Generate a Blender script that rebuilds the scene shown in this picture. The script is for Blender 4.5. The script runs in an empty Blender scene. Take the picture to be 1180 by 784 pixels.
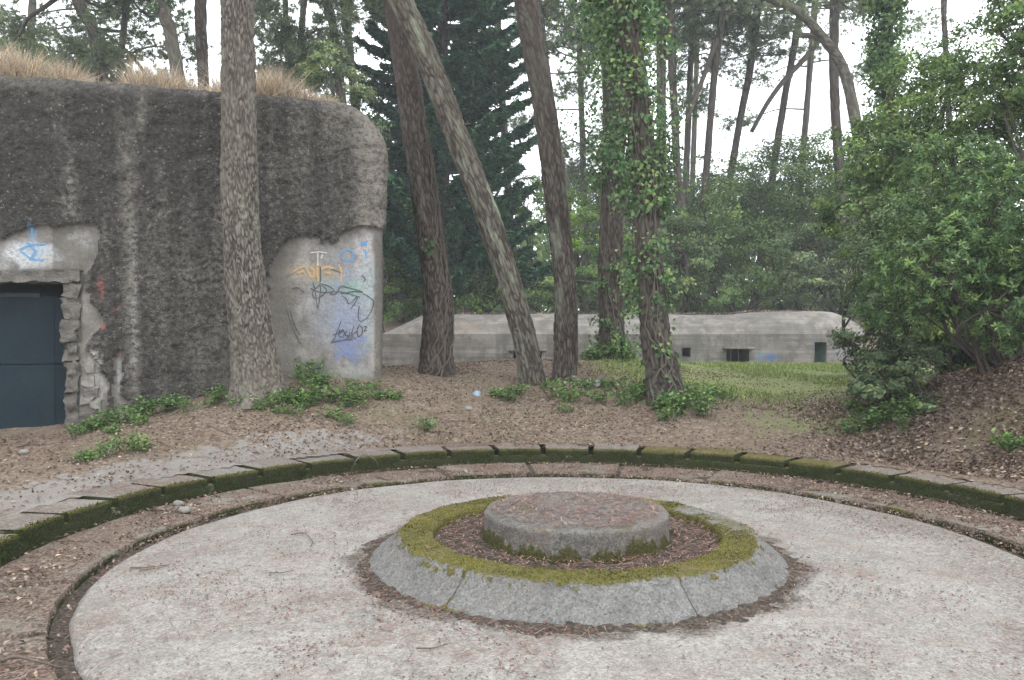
import bpy, math, random
import numpy as np

R = math.radians
rng = np.random.default_rng(7)
random.seed(7)
scene = bpy.context.scene
COL = scene.collection

# ------------------------------------------------------------------ camera
IW, IH, F, HORIZON = 1180, 784, 954.0, 379.0
EYE = 1.6
PITCH = math.atan((IH / 2 - HORIZON) / F)
cam_data = bpy.data.cameras.new('camera')
cam = bpy.data.objects.new('camera', cam_data)
COL.objects.link(cam)
cam.location = (0, 0, EYE)
cam.rotation_euler = (R(90) - PITCH, 0, 0)
cam_data.sensor_width = 36
cam_data.lens = 36 * F / IW
cam_data.clip_end = 2000
scene.camera = cam

# ------------------------------------------------------------------ sky, sun, exposure
SUN_EL, SUN_ROT = R(62), R(150)
world = bpy.data.worlds.new('World'); scene.world = world
world.use_nodes = True
wt = world.node_tree; wt.nodes.clear()
sky = wt.nodes.new('ShaderNodeTexSky'); sky.sky_type = 'NISHITA'
sky.sun_disc = False; sky.sun_elevation = SUN_EL; sky.sun_rotation = SUN_ROT
sky.air_density = 1.0; sky.dust_density = 4.0
cloud = wt.nodes.new('ShaderNodeMix'); cloud.data_type = 'RGBA'
cloud.inputs['Factor'].default_value = 0.9
cloud.inputs['B'].default_value = (19.6, 20.5, 21.4, 1)      # even pale cloud cover
bg = wt.nodes.new('ShaderNodeBackground'); bg.inputs['Strength'].default_value = 0.1
wo = wt.nodes.new('ShaderNodeOutputWorld')
wt.links.new(sky.outputs[0], cloud.inputs['A'])
wt.links.new(cloud.outputs['Result'], bg.inputs['Color'])
wt.links.new(bg.outputs[0], wo.inputs['Surface'])
sun_d = bpy.data.lights.new('sun', 'SUN'); sun_d.energy = 0.6; sun_d.angle = R(25)
sun_d.color = (1.0, 0.97, 0.92)
sun = bpy.data.objects.new('sun', sun_d); COL.objects.link(sun)
sun.rotation_euler = (R(90) - SUN_EL, 0, R(180) - SUN_ROT)
sun.location = (0, 0, 40)
vs = scene.view_settings
vs.view_transform = 'Standard'; vs.look = 'None'; vs.gamma = 1; vs.use_curve_mapping = False
vs.exposure = 0.64
cy = scene.cycles
cy.max_bounces = 5; cy.diffuse_bounces = 2; cy.glossy_bounces = 2; cy.transmission_bounces = 3
cy.volume_bounces = 0; cy.transparent_max_bounces = 4
cy.use_denoising = True

# ------------------------------------------------------------------ pixel <-> place helpers
_c, _s = math.cos(PITCH), math.sin(PITCH)
def ray(px, py):
    a, b = px - IW / 2, IH / 2 - py
    return np.array([a, F * _c + b * _s, -F * _s + b * _c])
def P(px, py, Y):
    """the point at depth Y that lies in the direction of a pixel"""
    d = ray(px, py)
    return np.array([0, 0, EYE]) + d * (Y / d[1])
def project(V):
    q = V - np.array([0, 0, EYE])
    fw = q[:, 1] * _c - q[:, 2] * _s
    up = q[:, 1] * _s + q[:, 2] * _c
    return IW / 2 + F * q[:, 0] / fw, IH / 2 - F * up / fw

# ------------------------------------------------------------------ numpy noise
def _h(i, j, k, seed=0):
    n = (i.astype(np.int64) * 374761393 + j.astype(np.int64) * 668265263 + k.astype(np.int64) * 2147483647 + seed * 974634541) & 0xffffffff
    n = ((n ^ (n >> 13)) * 1274126177) & 0xffffffff
    n = ((n ^ (n >> 15)) * 2246822519) & 0xffffffff
    return ((n ^ (n >> 16)) & 0xffffff) / float(0xffffff)
def vnoise(p, scale=1.0, seed=0):
    p = np.asarray(p, float) * scale
    f = np.floor(p); t = p - f; t = t * t * (3 - 2 * t)
    i, j, k = f[:, 0], f[:, 1], f[:, 2]
    r = 0
    for a in (0, 1):
        for b in (0, 1):
            for c in (0, 1):
                w = (t[:, 0] if a else 1 - t[:, 0]) * (t[:, 1] if b else 1 - t[:, 1]) * (t[:, 2] if c else 1 - t[:, 2])
                r = r + w * _h(i + a, j + b, k + c, seed)
    return r
def fbm(p, scale=1.0, octaves=4, seed=0):
    r, a, tot = 0, 1.0, 0
    for o in range(octaves):
        r = r + a * vnoise(p, scale * 2 ** o, seed + o); tot += a; a *= 0.5
    return r / tot
def worley(p, scale=1.0, seed=0):
    """distance to the cell border (F2-F1) and a value per cell"""
    p = np.asarray(p, float) * scale
    f = np.floor(p)
    f1 = np.full(len(p), 9.0); f2 = np.full(len(p), 9.0); cid = np.zeros(len(p))
    for a in (-1, 0, 1):
        for b in (-1, 0, 1):
            for c in (-1, 0, 1):
                i, j, k = f[:, 0] + a, f[:, 1] + b, f[:, 2] + c
                d = np.sqrt((i + _h(i, j, k, seed) - p[:, 0]) ** 2 + (j + _h(i, j, k, seed + 1) - p[:, 1]) ** 2 + (k + _h(i, j, k, seed + 2) - p[:, 2]) ** 2)
                near = d < f1
                f2 = np.where(near, f1, np.minimum(f2, d))
                cid = np.where(near, _h(i, j, k, seed + 3), cid)
                f1 = np.where(near, d, f1)
    return f2 - f1, cid
def sstep(a, b, x):
    t = np.clip((x - a) / (b - a), 0, 1); return t * t * (3 - 2 * t)
def xy0(x, y):
    return np.stack([x, y, np.zeros_like(x)], 1)
def in_poly(px, py, poly):
    c = np.zeros(len(px), bool)
    n = len(poly)
    for i in range(n):
        x0, y0 = poly[i]; x1, y1 = poly[i - 1]
        if y0 == y1: continue
        c ^= ((y0 > py) != (y1 > py)) & (px < (x1 - x0) * (py - y0) / (y1 - y0) + x0)
    return c

# ------------------------------------------------------------------ mesh helpers
def make_mesh(name, V, Fs, mats=None, smooth=True, attrs=None, fmat=None):
    V = np.asarray(V, np.float32)
    if not isinstance(Fs, (list, tuple)): Fs = [Fs]
    Fs = [np.asarray(f, np.int32) for f in Fs if len(f)]
    me = bpy.data.meshes.new(name)
    me.vertices.add(len(V)); me.vertices.foreach_set('co', V.ravel())
    idx = np.concatenate([f.ravel() for f in Fs]) if Fs else np.zeros(0, np.int32)
    tot = np.concatenate([np.full(len(f), f.shape[1], np.int32) for f in Fs]) if Fs else np.zeros(0, np.int32)
    me.loops.add(len(idx)); me.loops.foreach_set('vertex_index', idx)
    me.polygons.add(len(tot))
    st = np.zeros(len(tot), np.int32)
    if len(tot): st[1:] = np.cumsum(tot)[:-1]
    me.polygons.foreach_set('loop_start', st); me.polygons.foreach_set('loop_total', tot)
    if smooth: me.polygons.foreach_set('use_smooth', np.ones(len(tot), bool))
    if fmat is not None: me.polygons.foreach_set('material_index', np.asarray(fmat, np.int32))
    for k, v in (attrs or {}).items():
        v = np.asarray(v, np.float32)
        if v.ndim == 1:
            a = me.attributes.new(k, 'FLOAT', 'POINT'); a.data.foreach_set('value', v)
        elif v.shape[1] == 3:
            a = me.attributes.new(k, 'FLOAT_VECTOR', 'POINT'); a.data.foreach_set('vector', v.ravel())
        else:
            a = me.attributes.new(k, 'FLOAT_COLOR', 'POINT'); a.data.foreach_set('color', v.ravel())
    for m in (mats if isinstance(mats, (list, tuple)) else [mats]):
        if m is not None: me.materials.append(m)
    me.update(calc_edges=True); me.validate()
    return me
def link(name, me, parent=None, loc=None):
    o = bpy.data.objects.new(name, me); COL.objects.link(o)
    if parent is not None: o.parent = parent
    if loc is not None: o.location = loc
    return o
def obj(name, V, Fs, mat, parent=None, origin=(0, 0, 0), **kw):
    """V in world space; with a parent at `origin` the mesh is stored relative to it"""
    V = np.asarray(V, float) - np.asarray(origin, float)
    me = make_mesh(name, V, Fs, mat, **kw)
    return link(name, me, parent, None if parent is not None else tuple(origin))
def tag(o, label=None, cat=None, group=None, kind=None):
    if label: o['label'] = label
    if cat: o['category'] = cat
    if group: o['group'] = group
    if kind: o['kind'] = kind
    return o
def empty(name, loc, label=None, cat=None, group=None, kind=None):
    o = bpy.data.objects.new(name, None); COL.objects.link(o); o.location = tuple(loc)
    o.empty_display_size = 0.2
    return tag(o, label, cat, group, kind)
def copy_tree(o, parent=None):
    c = o.copy(); COL.objects.link(c); c.parent = parent
    for ch in list(o.children): copy_tree(ch, c)
    return c
def grid_faces(n, m, off=0, wrap=False):
    """quads of an n x m vertex grid (n rows)"""
    i = np.arange(n - 1)[:, None]; j = np.arange(m if wrap else m - 1)[None, :]
    j2 = (j + 1) % m
    return np.stack([i * m + j, i * m + j2, (i + 1) * m + j2, (i + 1) * m + j], -1).reshape(-1, 4) + off
class Soup:
    """collects vertices and faces of one mesh"""
    def __init__(s): s.V = []; s.Q = []; s.T = []; s.n = 0; s.A = {}
    def add(s, V, Q=None, T=None, **attrs):
        V = np.asarray(V, float)
        if Q is not None and len(Q): s.Q.append(np.asarray(Q) + s.n)
        if T is not None and len(T): s.T.append(np.asarray(T) + s.n)
        s.V.append(V); s.n += len(V)
        for k, v in attrs.items(): s.A.setdefault(k, []).append(np.asarray(v, float))
    def arrays(s):
        Fs = []
        if s.Q: Fs.append(np.concatenate(s.Q))
        if s.T: Fs.append(np.concatenate(s.T))
        return np.concatenate(s.V), Fs, {k: np.concatenate(v) for k, v in s.A.items()}
    def obj(s, name, mat, parent=None, origin=(0, 0, 0), smooth=True):
        V, Fs, A = s.arrays()
        return obj(name, V, Fs, mat, parent, origin, smooth=smooth, attrs=A)
def box_vf(x0, x1, y0, y1, z0, z1):
    V = np.array([[x, y, z] for z in (z0, z1) for y in (y0, y1) for x in (x0, x1)], float)
    Q = np.array([[0, 2, 3, 1], [4, 5, 7, 6], [0, 1, 5, 4], [2, 6, 7, 3], [0, 4, 6, 2], [1, 3, 7, 5]])
    return V, Q
def catmull(pts, n):
    pts = np.asarray(pts, float)
    if len(pts) == 2: return pts[0] + (pts[1] - pts[0]) * np.linspace(0, 1, n)[:, None]
    p = np.vstack([2 * pts[0] - pts[1], pts, 2 * pts[-1] - pts[-2]])
    seg = len(pts) - 1
    t = np.linspace(0, seg, n); k = np.minimum(t.astype(int), seg - 1); u = (t - k)[:, None]
    a, b, c, d = p[k], p[k + 1], p[k + 2], p[k + 3]
    return 0.5 * (2 * b + (c - a) * u + (2 * a - 5 * b + 4 * c - d) * u ** 2 + (3 * b - a - 3 * c + d) * u ** 3)
def unit(v): return v / np.maximum(np.linalg.norm(v, axis=-1, keepdims=True), 1e-9)
def tube(path, rad, nseg=8, nring=None, cap=True):
    """returns V, Q, T, angle, length along"""
    rad = np.asarray(rad, float)
    if nring:
        r = catmull(np.stack([rad, rad * 0, rad * 0], 1), nring)[:, 0] if len(rad) > 2 else np.linspace(rad[0], rad[-1], nring)
        C = catmull(path, nring)
    else: C, r = np.asarray(path, float), rad
    T_ = unit(np.gradient(C, axis=0))
    ref = np.array([0, 1.0, 0]) if abs(T_[0][1]) < 0.8 else np.array([1.0, 0, 0])
    A = unit(np.cross(T_, ref)); B = np.cross(T_, A)
    th = np.linspace(0, 2 * np.pi, nseg, endpoint=False)
    D = A[:, None, :] * np.cos(th)[None, :, None] + B[:, None, :] * np.sin(th)[None, :, None]
    V = C[:, None, :] + D * r[:, None, None]
    L = np.concatenate([[0], np.cumsum(np.linalg.norm(np.diff(C, axis=0), axis=1))])
    n = len(C)
    Q = grid_faces(n, nseg, wrap=True)[:, ::-1]
    V = V.reshape(-1, 3); T3 = None
    if cap:
        V = np.vstack([V, C[-1] + T_[-1] * r[-1] * 0.4])
        j = np.arange(nseg)
        T3 = np.stack([(n - 1) * nseg + (j + 1) % nseg, (n - 1) * nseg + j, np.full(nseg, n * nseg)], 1)
    return V, Q, T3, D.reshape(-1, 3), np.repeat(L, nseg), np.tile(th, n), np.repeat(r, nseg)
def leaves(C, N, D, length, width, fold=0.25):
    """folded kite leaves: centre, normal, direction along the leaf"""
    N = unit(N); D = unit(D - N * (D * N).sum(1, keepdims=True)); S = np.cross(N, D)
    l = np.broadcast_to(length, (len(C),))[:, None]; w = np.broadcast_to(width, (len(C),))[:, None]
    base = C - D * l * 0.5; tip = C + D * l * 0.5 - N * l * 0.08
    m = C - D * l * 0.05
    a = m + S * w * 0.5 + N * w * fold; b = m - S * w * 0.5 + N * w * fold
    V = np.stack([base, a, tip, b], 1).reshape(-1, 3)
    k = np.arange(len(C))[:, None] * 4
    T = np.concatenate([k + np.array([[0, 2, 1]]), k + np.array([[0, 3, 2]])], 0)
    return V, T
def rand_dir(n):
    v = rng.normal(size=(n, 3)); return unit(v)

# ------------------------------------------------------------------ material helpers
class M:
    def __init__(s, name):
        s.m = bpy.data.materials.new(name); s.m.use_nodes = True
        s.t = s.m.node_tree; s.t.nodes.clear()
        s.out = s.t.nodes.new('ShaderNodeOutputMaterial')
    def n(s, typ, **kw):
        nd = s.t.nodes.new('ShaderNode' + typ)
        for k, v in kw.items(): setattr(nd, k, v)
        return nd
    def set(s, sock, v):
        if isinstance(v, bpy.types.NodeSocket): s.t.links.new(v, sock)
        elif v is not None:
            if isinstance(v, (tuple, list)) and len(v) == 3 and sock.type == 'RGBA': v = (*v, 1)
            sock.default_value = v
    def pos(s): return s.n('NewGeometry').outputs['Position']
    def objco(s): return s.n('TexCoord').outputs['Object']
    def attr(s, name, out='Fac'): return s.n('Attribute', attribute_name=name).outputs[out]
    def island(s): return s.n('NewGeometry').outputs['Random Per Island']
    def mapping(s, v, scale=(1, 1, 1), loc=(0, 0, 0)):
        nd = s.n('Mapping'); s.set(nd.inputs['Vector'], v); nd.inputs['Scale'].default_value = scale; nd.inputs['Location'].default_value = loc
        return nd.outputs[0]
    def noise(s, scale, detail=4, vec=None, rough=0.55, dist=0.0):
        nd = s.n('TexNoise'); s.set(nd.inputs['Vector'], vec); nd.inputs['Scale'].default_value = scale
        nd.inputs['Detail'].default_value = detail; nd.inputs['Roughness'].default_value = rough; nd.inputs['Distortion'].default_value = dist
        return nd.outputs['Fac']
    def voro(s, scale, vec=None, feature='F1', out='Distance'):
        nd = s.n('TexVoronoi', feature=feature); s.set(nd.inputs['Vector'], vec); nd.inputs['Scale'].default_value = scale
        return nd.outputs[out]
    def ramp(s, fac, stops):
        nd = s.n('ValToRGB'); s.set(nd.inputs['Fac'], fac); e = nd.color_ramp.elements
        while len(e) < len(stops): e.new(0.5)
        for el, (p, c) in zip(e, stops):
            el.position = p; el.color = (c, c, c, 1) if isinstance(c, (int, float)) else (*c, 1)
        return nd.outputs['Color']
    def mix(s, fac, a, b, blend='MIX'):
        nd = s.n('Mix', data_type='RGBA', blend_type=blend)
        s.set(nd.inputs['Factor'], fac); s.set(nd.inputs['A'], a); s.set(nd.inputs['B'], b)
        return nd.outputs['Result']
    def math(s, op, a, b=None, clamp=False):
        nd = s.n('Math', operation=op, use_clamp=clamp); s.set(nd.inputs[0], a)
        if b is not None: s.set(nd.inputs[1], b)
        return nd.outputs[0]
    def bump(s, h, strength=0.5, dist=0.02, normal=None):
        nd = s.n('Bump'); s.set(nd.inputs['Height'], h); nd.inputs['Strength'].default_value = strength; nd.inputs['Distance'].default_value = dist
        s.set(nd.inputs['Normal'], normal)
        return nd.outputs[0]
    def hsv(s, c, h=0.5, sat=1.0, v=1.0):
        nd = s.n('HueSaturation'); s.set(nd.inputs['Color'], c); s.set(nd.inputs['Hue'], h); s.set(nd.inputs['Saturation'], sat); s.set(nd.inputs['Value'], v)
        return nd.outputs[0]
    def principled(s, color, rough=0.9, normal=None, spec=0.3, metallic=0.0, trans=0.0):
        p = s.n('BsdfPrincipled'); s.set(p.inputs['Base Color'], color); s.set(p.inputs['Roughness'], rough)
        p.inputs['Specular IOR Level'].default_value = spec; p.inputs['Metallic'].default_value = metallic
        s.set(p.inputs['Normal'], normal)
        o = p.outputs[0]
        if trans > 0:
            t = s.n('BsdfTranslucent'); s.set(t.inputs['Color'], color)
            mx = s.n('MixShader'); mx.inputs[0].default_value = trans
            s.t.links.new(o, mx.inputs[1]); s.t.links.new(t.outputs[0], mx.inputs[2]); o = mx.outputs[0]
        s.t.links.new(o, s.out.inputs['Surface'])
        return s.m

def leaf_mat(name, c0, c1, c2, rough=0.55, trans=0.28, spec=0.14):
    m = M(name)
    r = m.island()
    c = m.ramp(r, [(0.0, c0), (0.5, c1), (1.0, c2)])
    t = m.attr('tint')
    c = m.mix(1.0, c, m.ramp(t, [(0, (0.55, 0.55, 0.6)), (0.5, (1, 1, 1)), (1, (1.75, 1.6, 1.25))]), 'MULTIPLY')
    return m.principled(c, rough, spec=spec, trans=trans)

def bark_mat(name, plate, plate2, furrow, lichen=0.3, lichen_col=(0.30, 0.33, 0.25)):
    m = M(name)
    co = m.attr('bark_co', 'Vector'); fur = m.attr('furrow'); cell = m.attr('cell')
    n1 = m.noise(9, 5, co); n2 = m.noise(45, 4, co); n3 = m.noise(2.2, 3, co)
    c = m.mix(cell, plate, plate2)
    c = m.mix(m.ramp(n2, [(0.35, 0.0), (0.7, 0.45)]), c, tuple(x * 0.55 for x in plate))
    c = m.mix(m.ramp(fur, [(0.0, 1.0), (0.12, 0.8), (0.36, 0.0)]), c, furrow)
    li = m.math('MULTIPLY', m.ramp(n1, [(0.50, 0.0), (0.66, 1.0)]), m.ramp(n3, [(0.42, 0.0), (0.62, 1.0)]))
    c = m.mix(m.math('MULTIPLY', li, lichen), c, lichen_col)
    n6 = m.noise(1.1, 5, co, 0.7); c = m.mix(m.ramp(n6, [(0.45, 0.0), (0.62, 0.65)]), c, tuple(x * 0.62 * k for x, k in zip(plate, (1.0, .98, .94))))
    b = m.bump(n2, 0.8, 0.015)
    return m.principled(c, 0.95, b, spec=0.1)

# --- concrete of the gun pit
def m_concrete(name, base, dark, moss_attr=False, needles=0.0, soil=0.0):
    m = M(name)
    p = m.pos()
    n1 = m.noise(1.1, 5, p); n2 = m.noise(14, 5, p); n3 = m.noise(120, 3, p, 0.7); v = m.voro(75, p, out='Color'); vd = m.voro(75, p)
    c = m.mix(m.ramp(n1, [(0.3, 0.0), (0.7, 1.0)]), base, dark)
    c = m.mix(m.ramp(n2, [(0.35, 0.55), (0.62, 0.0)]), c, tuple(x * 0.62 for x in dark))
    c = m.mix(0.34, c, m.ramp(v, [(0.0, tuple(x * 0.25 for x in base)), (0.45, tuple(x * 1.0 for x in base)), (1.0, tuple(min(x * 1.9, .7) for x in base))]))
    c = m.mix(m.ramp(n3, [(0.54, 0.0), (0.68, 0.75)]), c, tuple(x * 0.3 for x in dark))
    n4 = m.noise(30, 5, p, 0.75); c = m.mix(m.ramp(n4, [(0.56, 0.0), (0.70, 0.6)]), c, tuple(x * 0.45 for x in dark))
    n5 = m.noise(3.6, 6, p, 0.72); c = m.mix(m.ramp(n5, [(0.50, 0.0), (0.72, 0.55)]), c, tuple(x * 0.62 for x in dark))
    if needles:
        nn = m.noise(2.3, 5, p, 0.65); nf = m.noise(38, 5, m.mapping(p, (1, 1.6, 1)), 0.8)
        c = m.mix(m.math('MULTIPLY', m.math('MULTIPLY', m.ramp(nn, [(0.47, 0.0), (0.68, 1.0)]), m.ramp(nf, [(0.45, 0.0), (0.6, 1.0)])), needles), c, (0.175, 0.115, 0.092))
    if soil:
        sf = m.ramp(m.math('ADD', m.noise(1.7, 6, p, 0.7), m.math('MULTIPLY', m.math('SUBTRACT', n2, 0.5), 0.4)), [(0.40, 0.0), (0.48, soil)])
        c = m.mix(sf, c, m.ramp(v, [(0.1, (0.06, 0.044, 0.034)), (0.5, (0.145, 0.105, 0.082)), (0.95, (0.28, 0.22, 0.18))]))
    if name == 'pad_concrete':
        sn = m.math('ADD', m.attr('stain'), m.math('MULTIPLY', m.math('SUBTRACT', n4, 0.5), 1.0))
        c = m.mix(m.ramp(sn, [(0.38, 0.0), (0.80, 0.8)]), c, m.ramp(v, [(0.1, (0.040, 0.035, 0.030)), (0.6, (0.090, 0.075, 0.063)), (0.95, (0.20, 0.165, 0.14))]))
    h = m.math('ADD', m.math('MULTIPLY', n3, 0.5), m.math('MULTIPLY', vd, 0.5))
    b = m.bump(h, 0.55, 0.006)
    if moss_attr:
        mo = m.attr('moss')
        mn = m.noise(60, 5, p, 0.7); mn2 = m.noise(9, 4, p)
        mc = m.ramp(mn, [(0.25, (0.034, 0.036, 0.010)), (0.5, (0.100, 0.098, 0.022)), (0.75, (0.20, 0.185, 0.05))])
        mc = m.mix(m.ramp(mn2, [(0.35, 0.0), (0.7, 0.75)]), mc, m.ramp(mn, [(0.3, (0.07, 0.055, 0.028)), (0.7, (0.20, 0.15, 0.085))]))
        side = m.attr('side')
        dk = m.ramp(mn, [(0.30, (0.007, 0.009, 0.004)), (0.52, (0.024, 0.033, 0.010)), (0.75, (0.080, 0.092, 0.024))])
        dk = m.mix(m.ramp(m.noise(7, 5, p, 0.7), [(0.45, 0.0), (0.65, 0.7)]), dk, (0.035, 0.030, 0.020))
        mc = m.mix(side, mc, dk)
        edge = m.math('ADD', mo, m.math('MULTIPLY', m.math('SUBTRACT', m.noise(32, 4, p, 0.7), 0.5), 0.9))
        f = m.ramp(edge, [(0.42, 0.0), (0.58, 1.0)])
        c = m.mix(f, c, mc)
        b = m.bump(mn, 0.8, 0.015, b)
    return m.principled(c, 0.95, b, spec=0.15)

MAT = {}
MAT['pad'] = m_concrete('pad_concrete', (0.298, 0.279, 0.254), (0.195, 0.180, 0.162), needles=0.95)
MAT['ring'] = m_concrete('ring_concrete', (0.225, 0.22, 0.208), (0.125, 0.122, 0.114), moss_attr=True, needles=0.5)
MAT['disc'] = m_concrete('disc_concrete', (0.205, 0.192, 0.175), (0.110, 0.101, 0.090), moss_attr=True, needles=1.0)
MAT['coping'] = m_concrete('coping_concrete', (0.26, 0.24, 0.215), (0.17, 0.152, 0.13), moss_attr=True, needles=0.7, soil=0.4)
MAT['ledge'] = m_concrete('ledge_concrete', (0.27, 0.25, 0.21), (0.16, 0.142, 0.115), moss_attr=True, needles=1.0, soil=1.0)

def m_soil():
    m = M('soil'); p = m.pos()
    n = m.noise(5, 5, p); n2 = m.noise(70, 4, p, 0.7); v = m.voro(55, m.mapping(p, (1, 1.4, 1)), out='Color')
    c = m.mix(m.ramp(n, [(0.3, 0.0), (0.7, 1.0)]), (0.052, 0.045, 0.038), (0.095, 0.078, 0.064))
    c = m.mix(0.5, c, m.ramp(v, [(0.2, (0.022, 0.018, 0.015)), (0.6, (0.088, 0.066, 0.052)), (0.95, (0.21, 0.165, 0.135))]))
    return m.principled(c, 0.97, m.bump(m.math('ADD', n2, m.voro(55, p)), 0.9, 0.012), spec=0.1)
MAT['soil'] = m_soil()

def m_ground():
    m = M('forest_floor'); p = m.pos()
    g = m.attr('grass'); cc = m.attr('conc'); bk = m.attr('bank')
    n = m.noise(0.7, 5, p); n1 = m.noise(6, 5, p); n2 = m.noise(55, 4, p, 0.7)
    v = m.voro(30, m.mapping(p, (1, 1.2, 1)), out='Color'); vd = m.voro(30, m.mapping(p, (1, 1.2, 1)))
    lit = m.ramp(v, [(0.1, (0.055, 0.040, 0.031)), (0.45, (0.165, 0.124, 0.096)), (0.8, (0.27, 0.208, 0.165)), (0.98, (0.48, 0.41, 0.35))])
    c = m.mix(m.ramp(n1, [(0.3, 0.0), (0.7, 1.0)]), (0.215, 0.165, 0.125), (0.125, 0.094, 0.068))
    c = m.mix(0.55, c, lit)
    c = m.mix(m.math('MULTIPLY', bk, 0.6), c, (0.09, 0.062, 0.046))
    gc = m.ramp(n2, [(0.3, (0.12, 0.15, 0.06)), (0.55, (0.19, 0.22, 0.09)), (0.8, (0.27, 0.28, 0.14))])
    c = m.mix(m.ramp(m.noise(0.9, 6, p, 0.7), [(0.50, 0.0), (0.70, 0.40)]), c, m.ramp(n2, [(0.3, (0.10, 0.105, 0.045)), (0.7, (0.20, 0.195, 0.095))]))
    ge = m.math('ADD', g, m.math('MULTIPLY', m.math('SUBTRACT', n1, 0.5), 1.1))
    c = m.mix(m.ramp(ge, [(0.40, 0.0), (0.65, 0.9)]), c, gc)
    ce = m.math('ADD', cc, m.math('MULTIPLY', m.math('SUBTRACT', n1, 0.5), 0.9))
    c = m.mix(m.ramp(ce, [(0.48, 0.0), (0.62, 0.85)]), c, m.ramp(n2, [(0.3, (0.19, 0.175, 0.16)), (0.7, (0.30, 0.28, 0.26))]))
    h = m.math('ADD', n2, m.math('MULTIPLY', vd, 0.8))
    return m.principled(c, 0.97, m.bump(h, 0.8, 0.02), spec=0.1)
MAT['ground'] = m_ground()

def m_coat():
    """rough weathered pebble concrete of the big bunker"""
    m = M('rough_bunker_concrete'); p = m.pos()
    st = m.mapping(p, (0.8, 0.8, 0.10))
    n = m.noise(0.9, 5, p); ns = m.noise(3.2, 5, st); n2 = m.noise(16, 5, m.mapping(p, (1.0, 1.0, 1.1)), 0.7); n3 = m.noise(80, 3, p, 0.7)
    v = m.voro(42, p, out='Color'); vd = m.voro(42, p)
    c = m.mix(m.ramp(n, [(0.3, 0.0), (0.7, 1.0)]), (0.140, 0.127, 0.112), (0.235, 0.215, 0.190))
    c = m.mix(m.ramp(ns, [(0.38, 0.0), (0.56, 0.85)]), c, (0.060, 0.057, 0.053))
    c = m.mix(m.ramp(n2, [(0.40, 0.85), (0.60, 0.0)]), c, (0.035, 0.033, 0.030))
    c = m.mix(m.ramp(v, [(0.80, 0.0), (0.98, 0.6)]), c, (0.36, 0.32, 0.27))
    c = m.mix(m.ramp(n3, [(0.60, 0.0), (0.72, 0.4)]), c, (0.30, 0.28, 0.25))
    li = m.attr('pale')
    c = m.mix(m.math('MULTIPLY', li, m.ramp(n2, [(0.33, 0.15), (0.6, 1.0)])), c, (0.29, 0.262, 0.225))
    pa = m.attr('paint', 'Color'); pf = m.attr('paint_amount')
    c = m.mix(m.math('MULTIPLY', pf, m.ramp(n2, [(0.4, 0.0), (0.6, 1.0)])), c, pa)
    h = m.math('ADD', m.math('MULTIPLY', n2, 1.2), m.math('ADD', n3, m.math('MULTIPLY', vd, -0.7)))
    return m.principled(c, 0.96, m.bump(h, 0.9, 0.03), spec=0.15)
MAT['coat'] = m_coat()

def m_patch():
    m = M('bare_smooth_concrete'); p = m.pos()
    n = m.noise(3.4, 9, p, 0.72); ns = m.noise(5, 6, m.mapping(p, (1, 1, 0.16)), 0.7); n2 = m.noise(26, 5, p, 0.7); n3 = m.noise(110, 3, p)
    c = m.mix(m.ramp(n, [(0.32, 0.0), (0.68, 1.0)]), (0.36, 0.335, 0.31), (0.15, 0.138, 0.123))
    c = m.mix(m.ramp(ns, [(0.50, 0.0), (0.72, 0.7)]), c, (0.135, 0.125, 0.115))
    c = m.mix(m.ramp(n2, [(0.52, 0.0), (0.70, 0.7)]), c, (0.13, 0.12, 0.105))
    nm = m.noise(7, 6, p, 0.7); c = m.mix(m.ramp(nm, [(0.34, 0.8), (0.46, 0.0), (0.54, 0.0), (0.68, 0.65)]), c, (0.14, 0.128, 0.11))
    pa = m.attr('paint', 'Color'); pf = m.attr('paint_amount')
    c = m.mix(m.math('MULTIPLY', pf, m.ramp(n2, [(0.34, 0.25), (0.60, 1.0)])), c, pa)
    dk = m.attr('dirt')
    c = m.mix(m.math('MULTIPLY', dk, m.ramp(n2, [(0.35, 1.0), (0.65, 0.55)])), c, (0.125, 0.115, 0.095))
    return m.principled(c, 0.92, m.bump(m.math('ADD', n2, m.math('ADD', nm, m.math('MULTIPLY', n3, 0.4))), 0.9, 0.02), spec=0.15)
MAT['patch'] = m_patch()

def m_simple(name, c0, c1, scale=12, rough=0.9, bump=0.4, spec=0.2, bdist=0.01, stretch=(1, 1, 1), metallic=0.0):
    m = M(name); p = m.mapping(m.pos(), stretch)
    n = m.noise(scale, 5, p, 0.65); n2 = m.noise(scale * 6, 3, p)
    c = m.mix(m.ramp(n, [(0.3, 0.0), (0.7, 1.0)]), c0, c1)
    c = m.mix(m.ramp(n2, [(0.5, 0.0), (0.75, 0.35)]), c, tuple(x * 0.4 for x in c0))
    return m.principled(c, rough, m.bump(m.math('ADD', n, n2), bump, bdist), spec=spec, metallic=metallic)
MAT['jamb'] = m_simple('broken_jamb_concrete', (0.20, 0.185, 0.165), (0.11, 0.10, 0.088), 9, bump=0.9, bdist=0.03)
MAT['pale_brick'] = m_simple('limewashed_brick', (0.36, 0.335, 0.31), (0.20, 0.18, 0.165), 14, bump=0.8, bdist=0.02)
MAT['dark_hollow'] = m_simple('dark_inner_concrete', (0.10, 0.095, 0.085), (0.06, 0.057, 0.05), 6)  # darker concrete for the insides of the openings
MAT['green_inner'] = m_simple('green_painted_inner_wall', (0.16, 0.22, 0.19), (0.10, 0.15, 0.13), 6)
MAT['door'] = m_simple('slate_blue_door_paint', (0.010, 0.020, 0.028), (0.016, 0.029, 0.038), 3, rough=0.6, bump=0.12, spec=0.15)
MAT['door_worn'] = m_simple('worn_grey_door_edge', (0.055, 0.068, 0.075), (0.04, 0.05, 0.057), 20, rough=0.7, bump=0.3)
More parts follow.
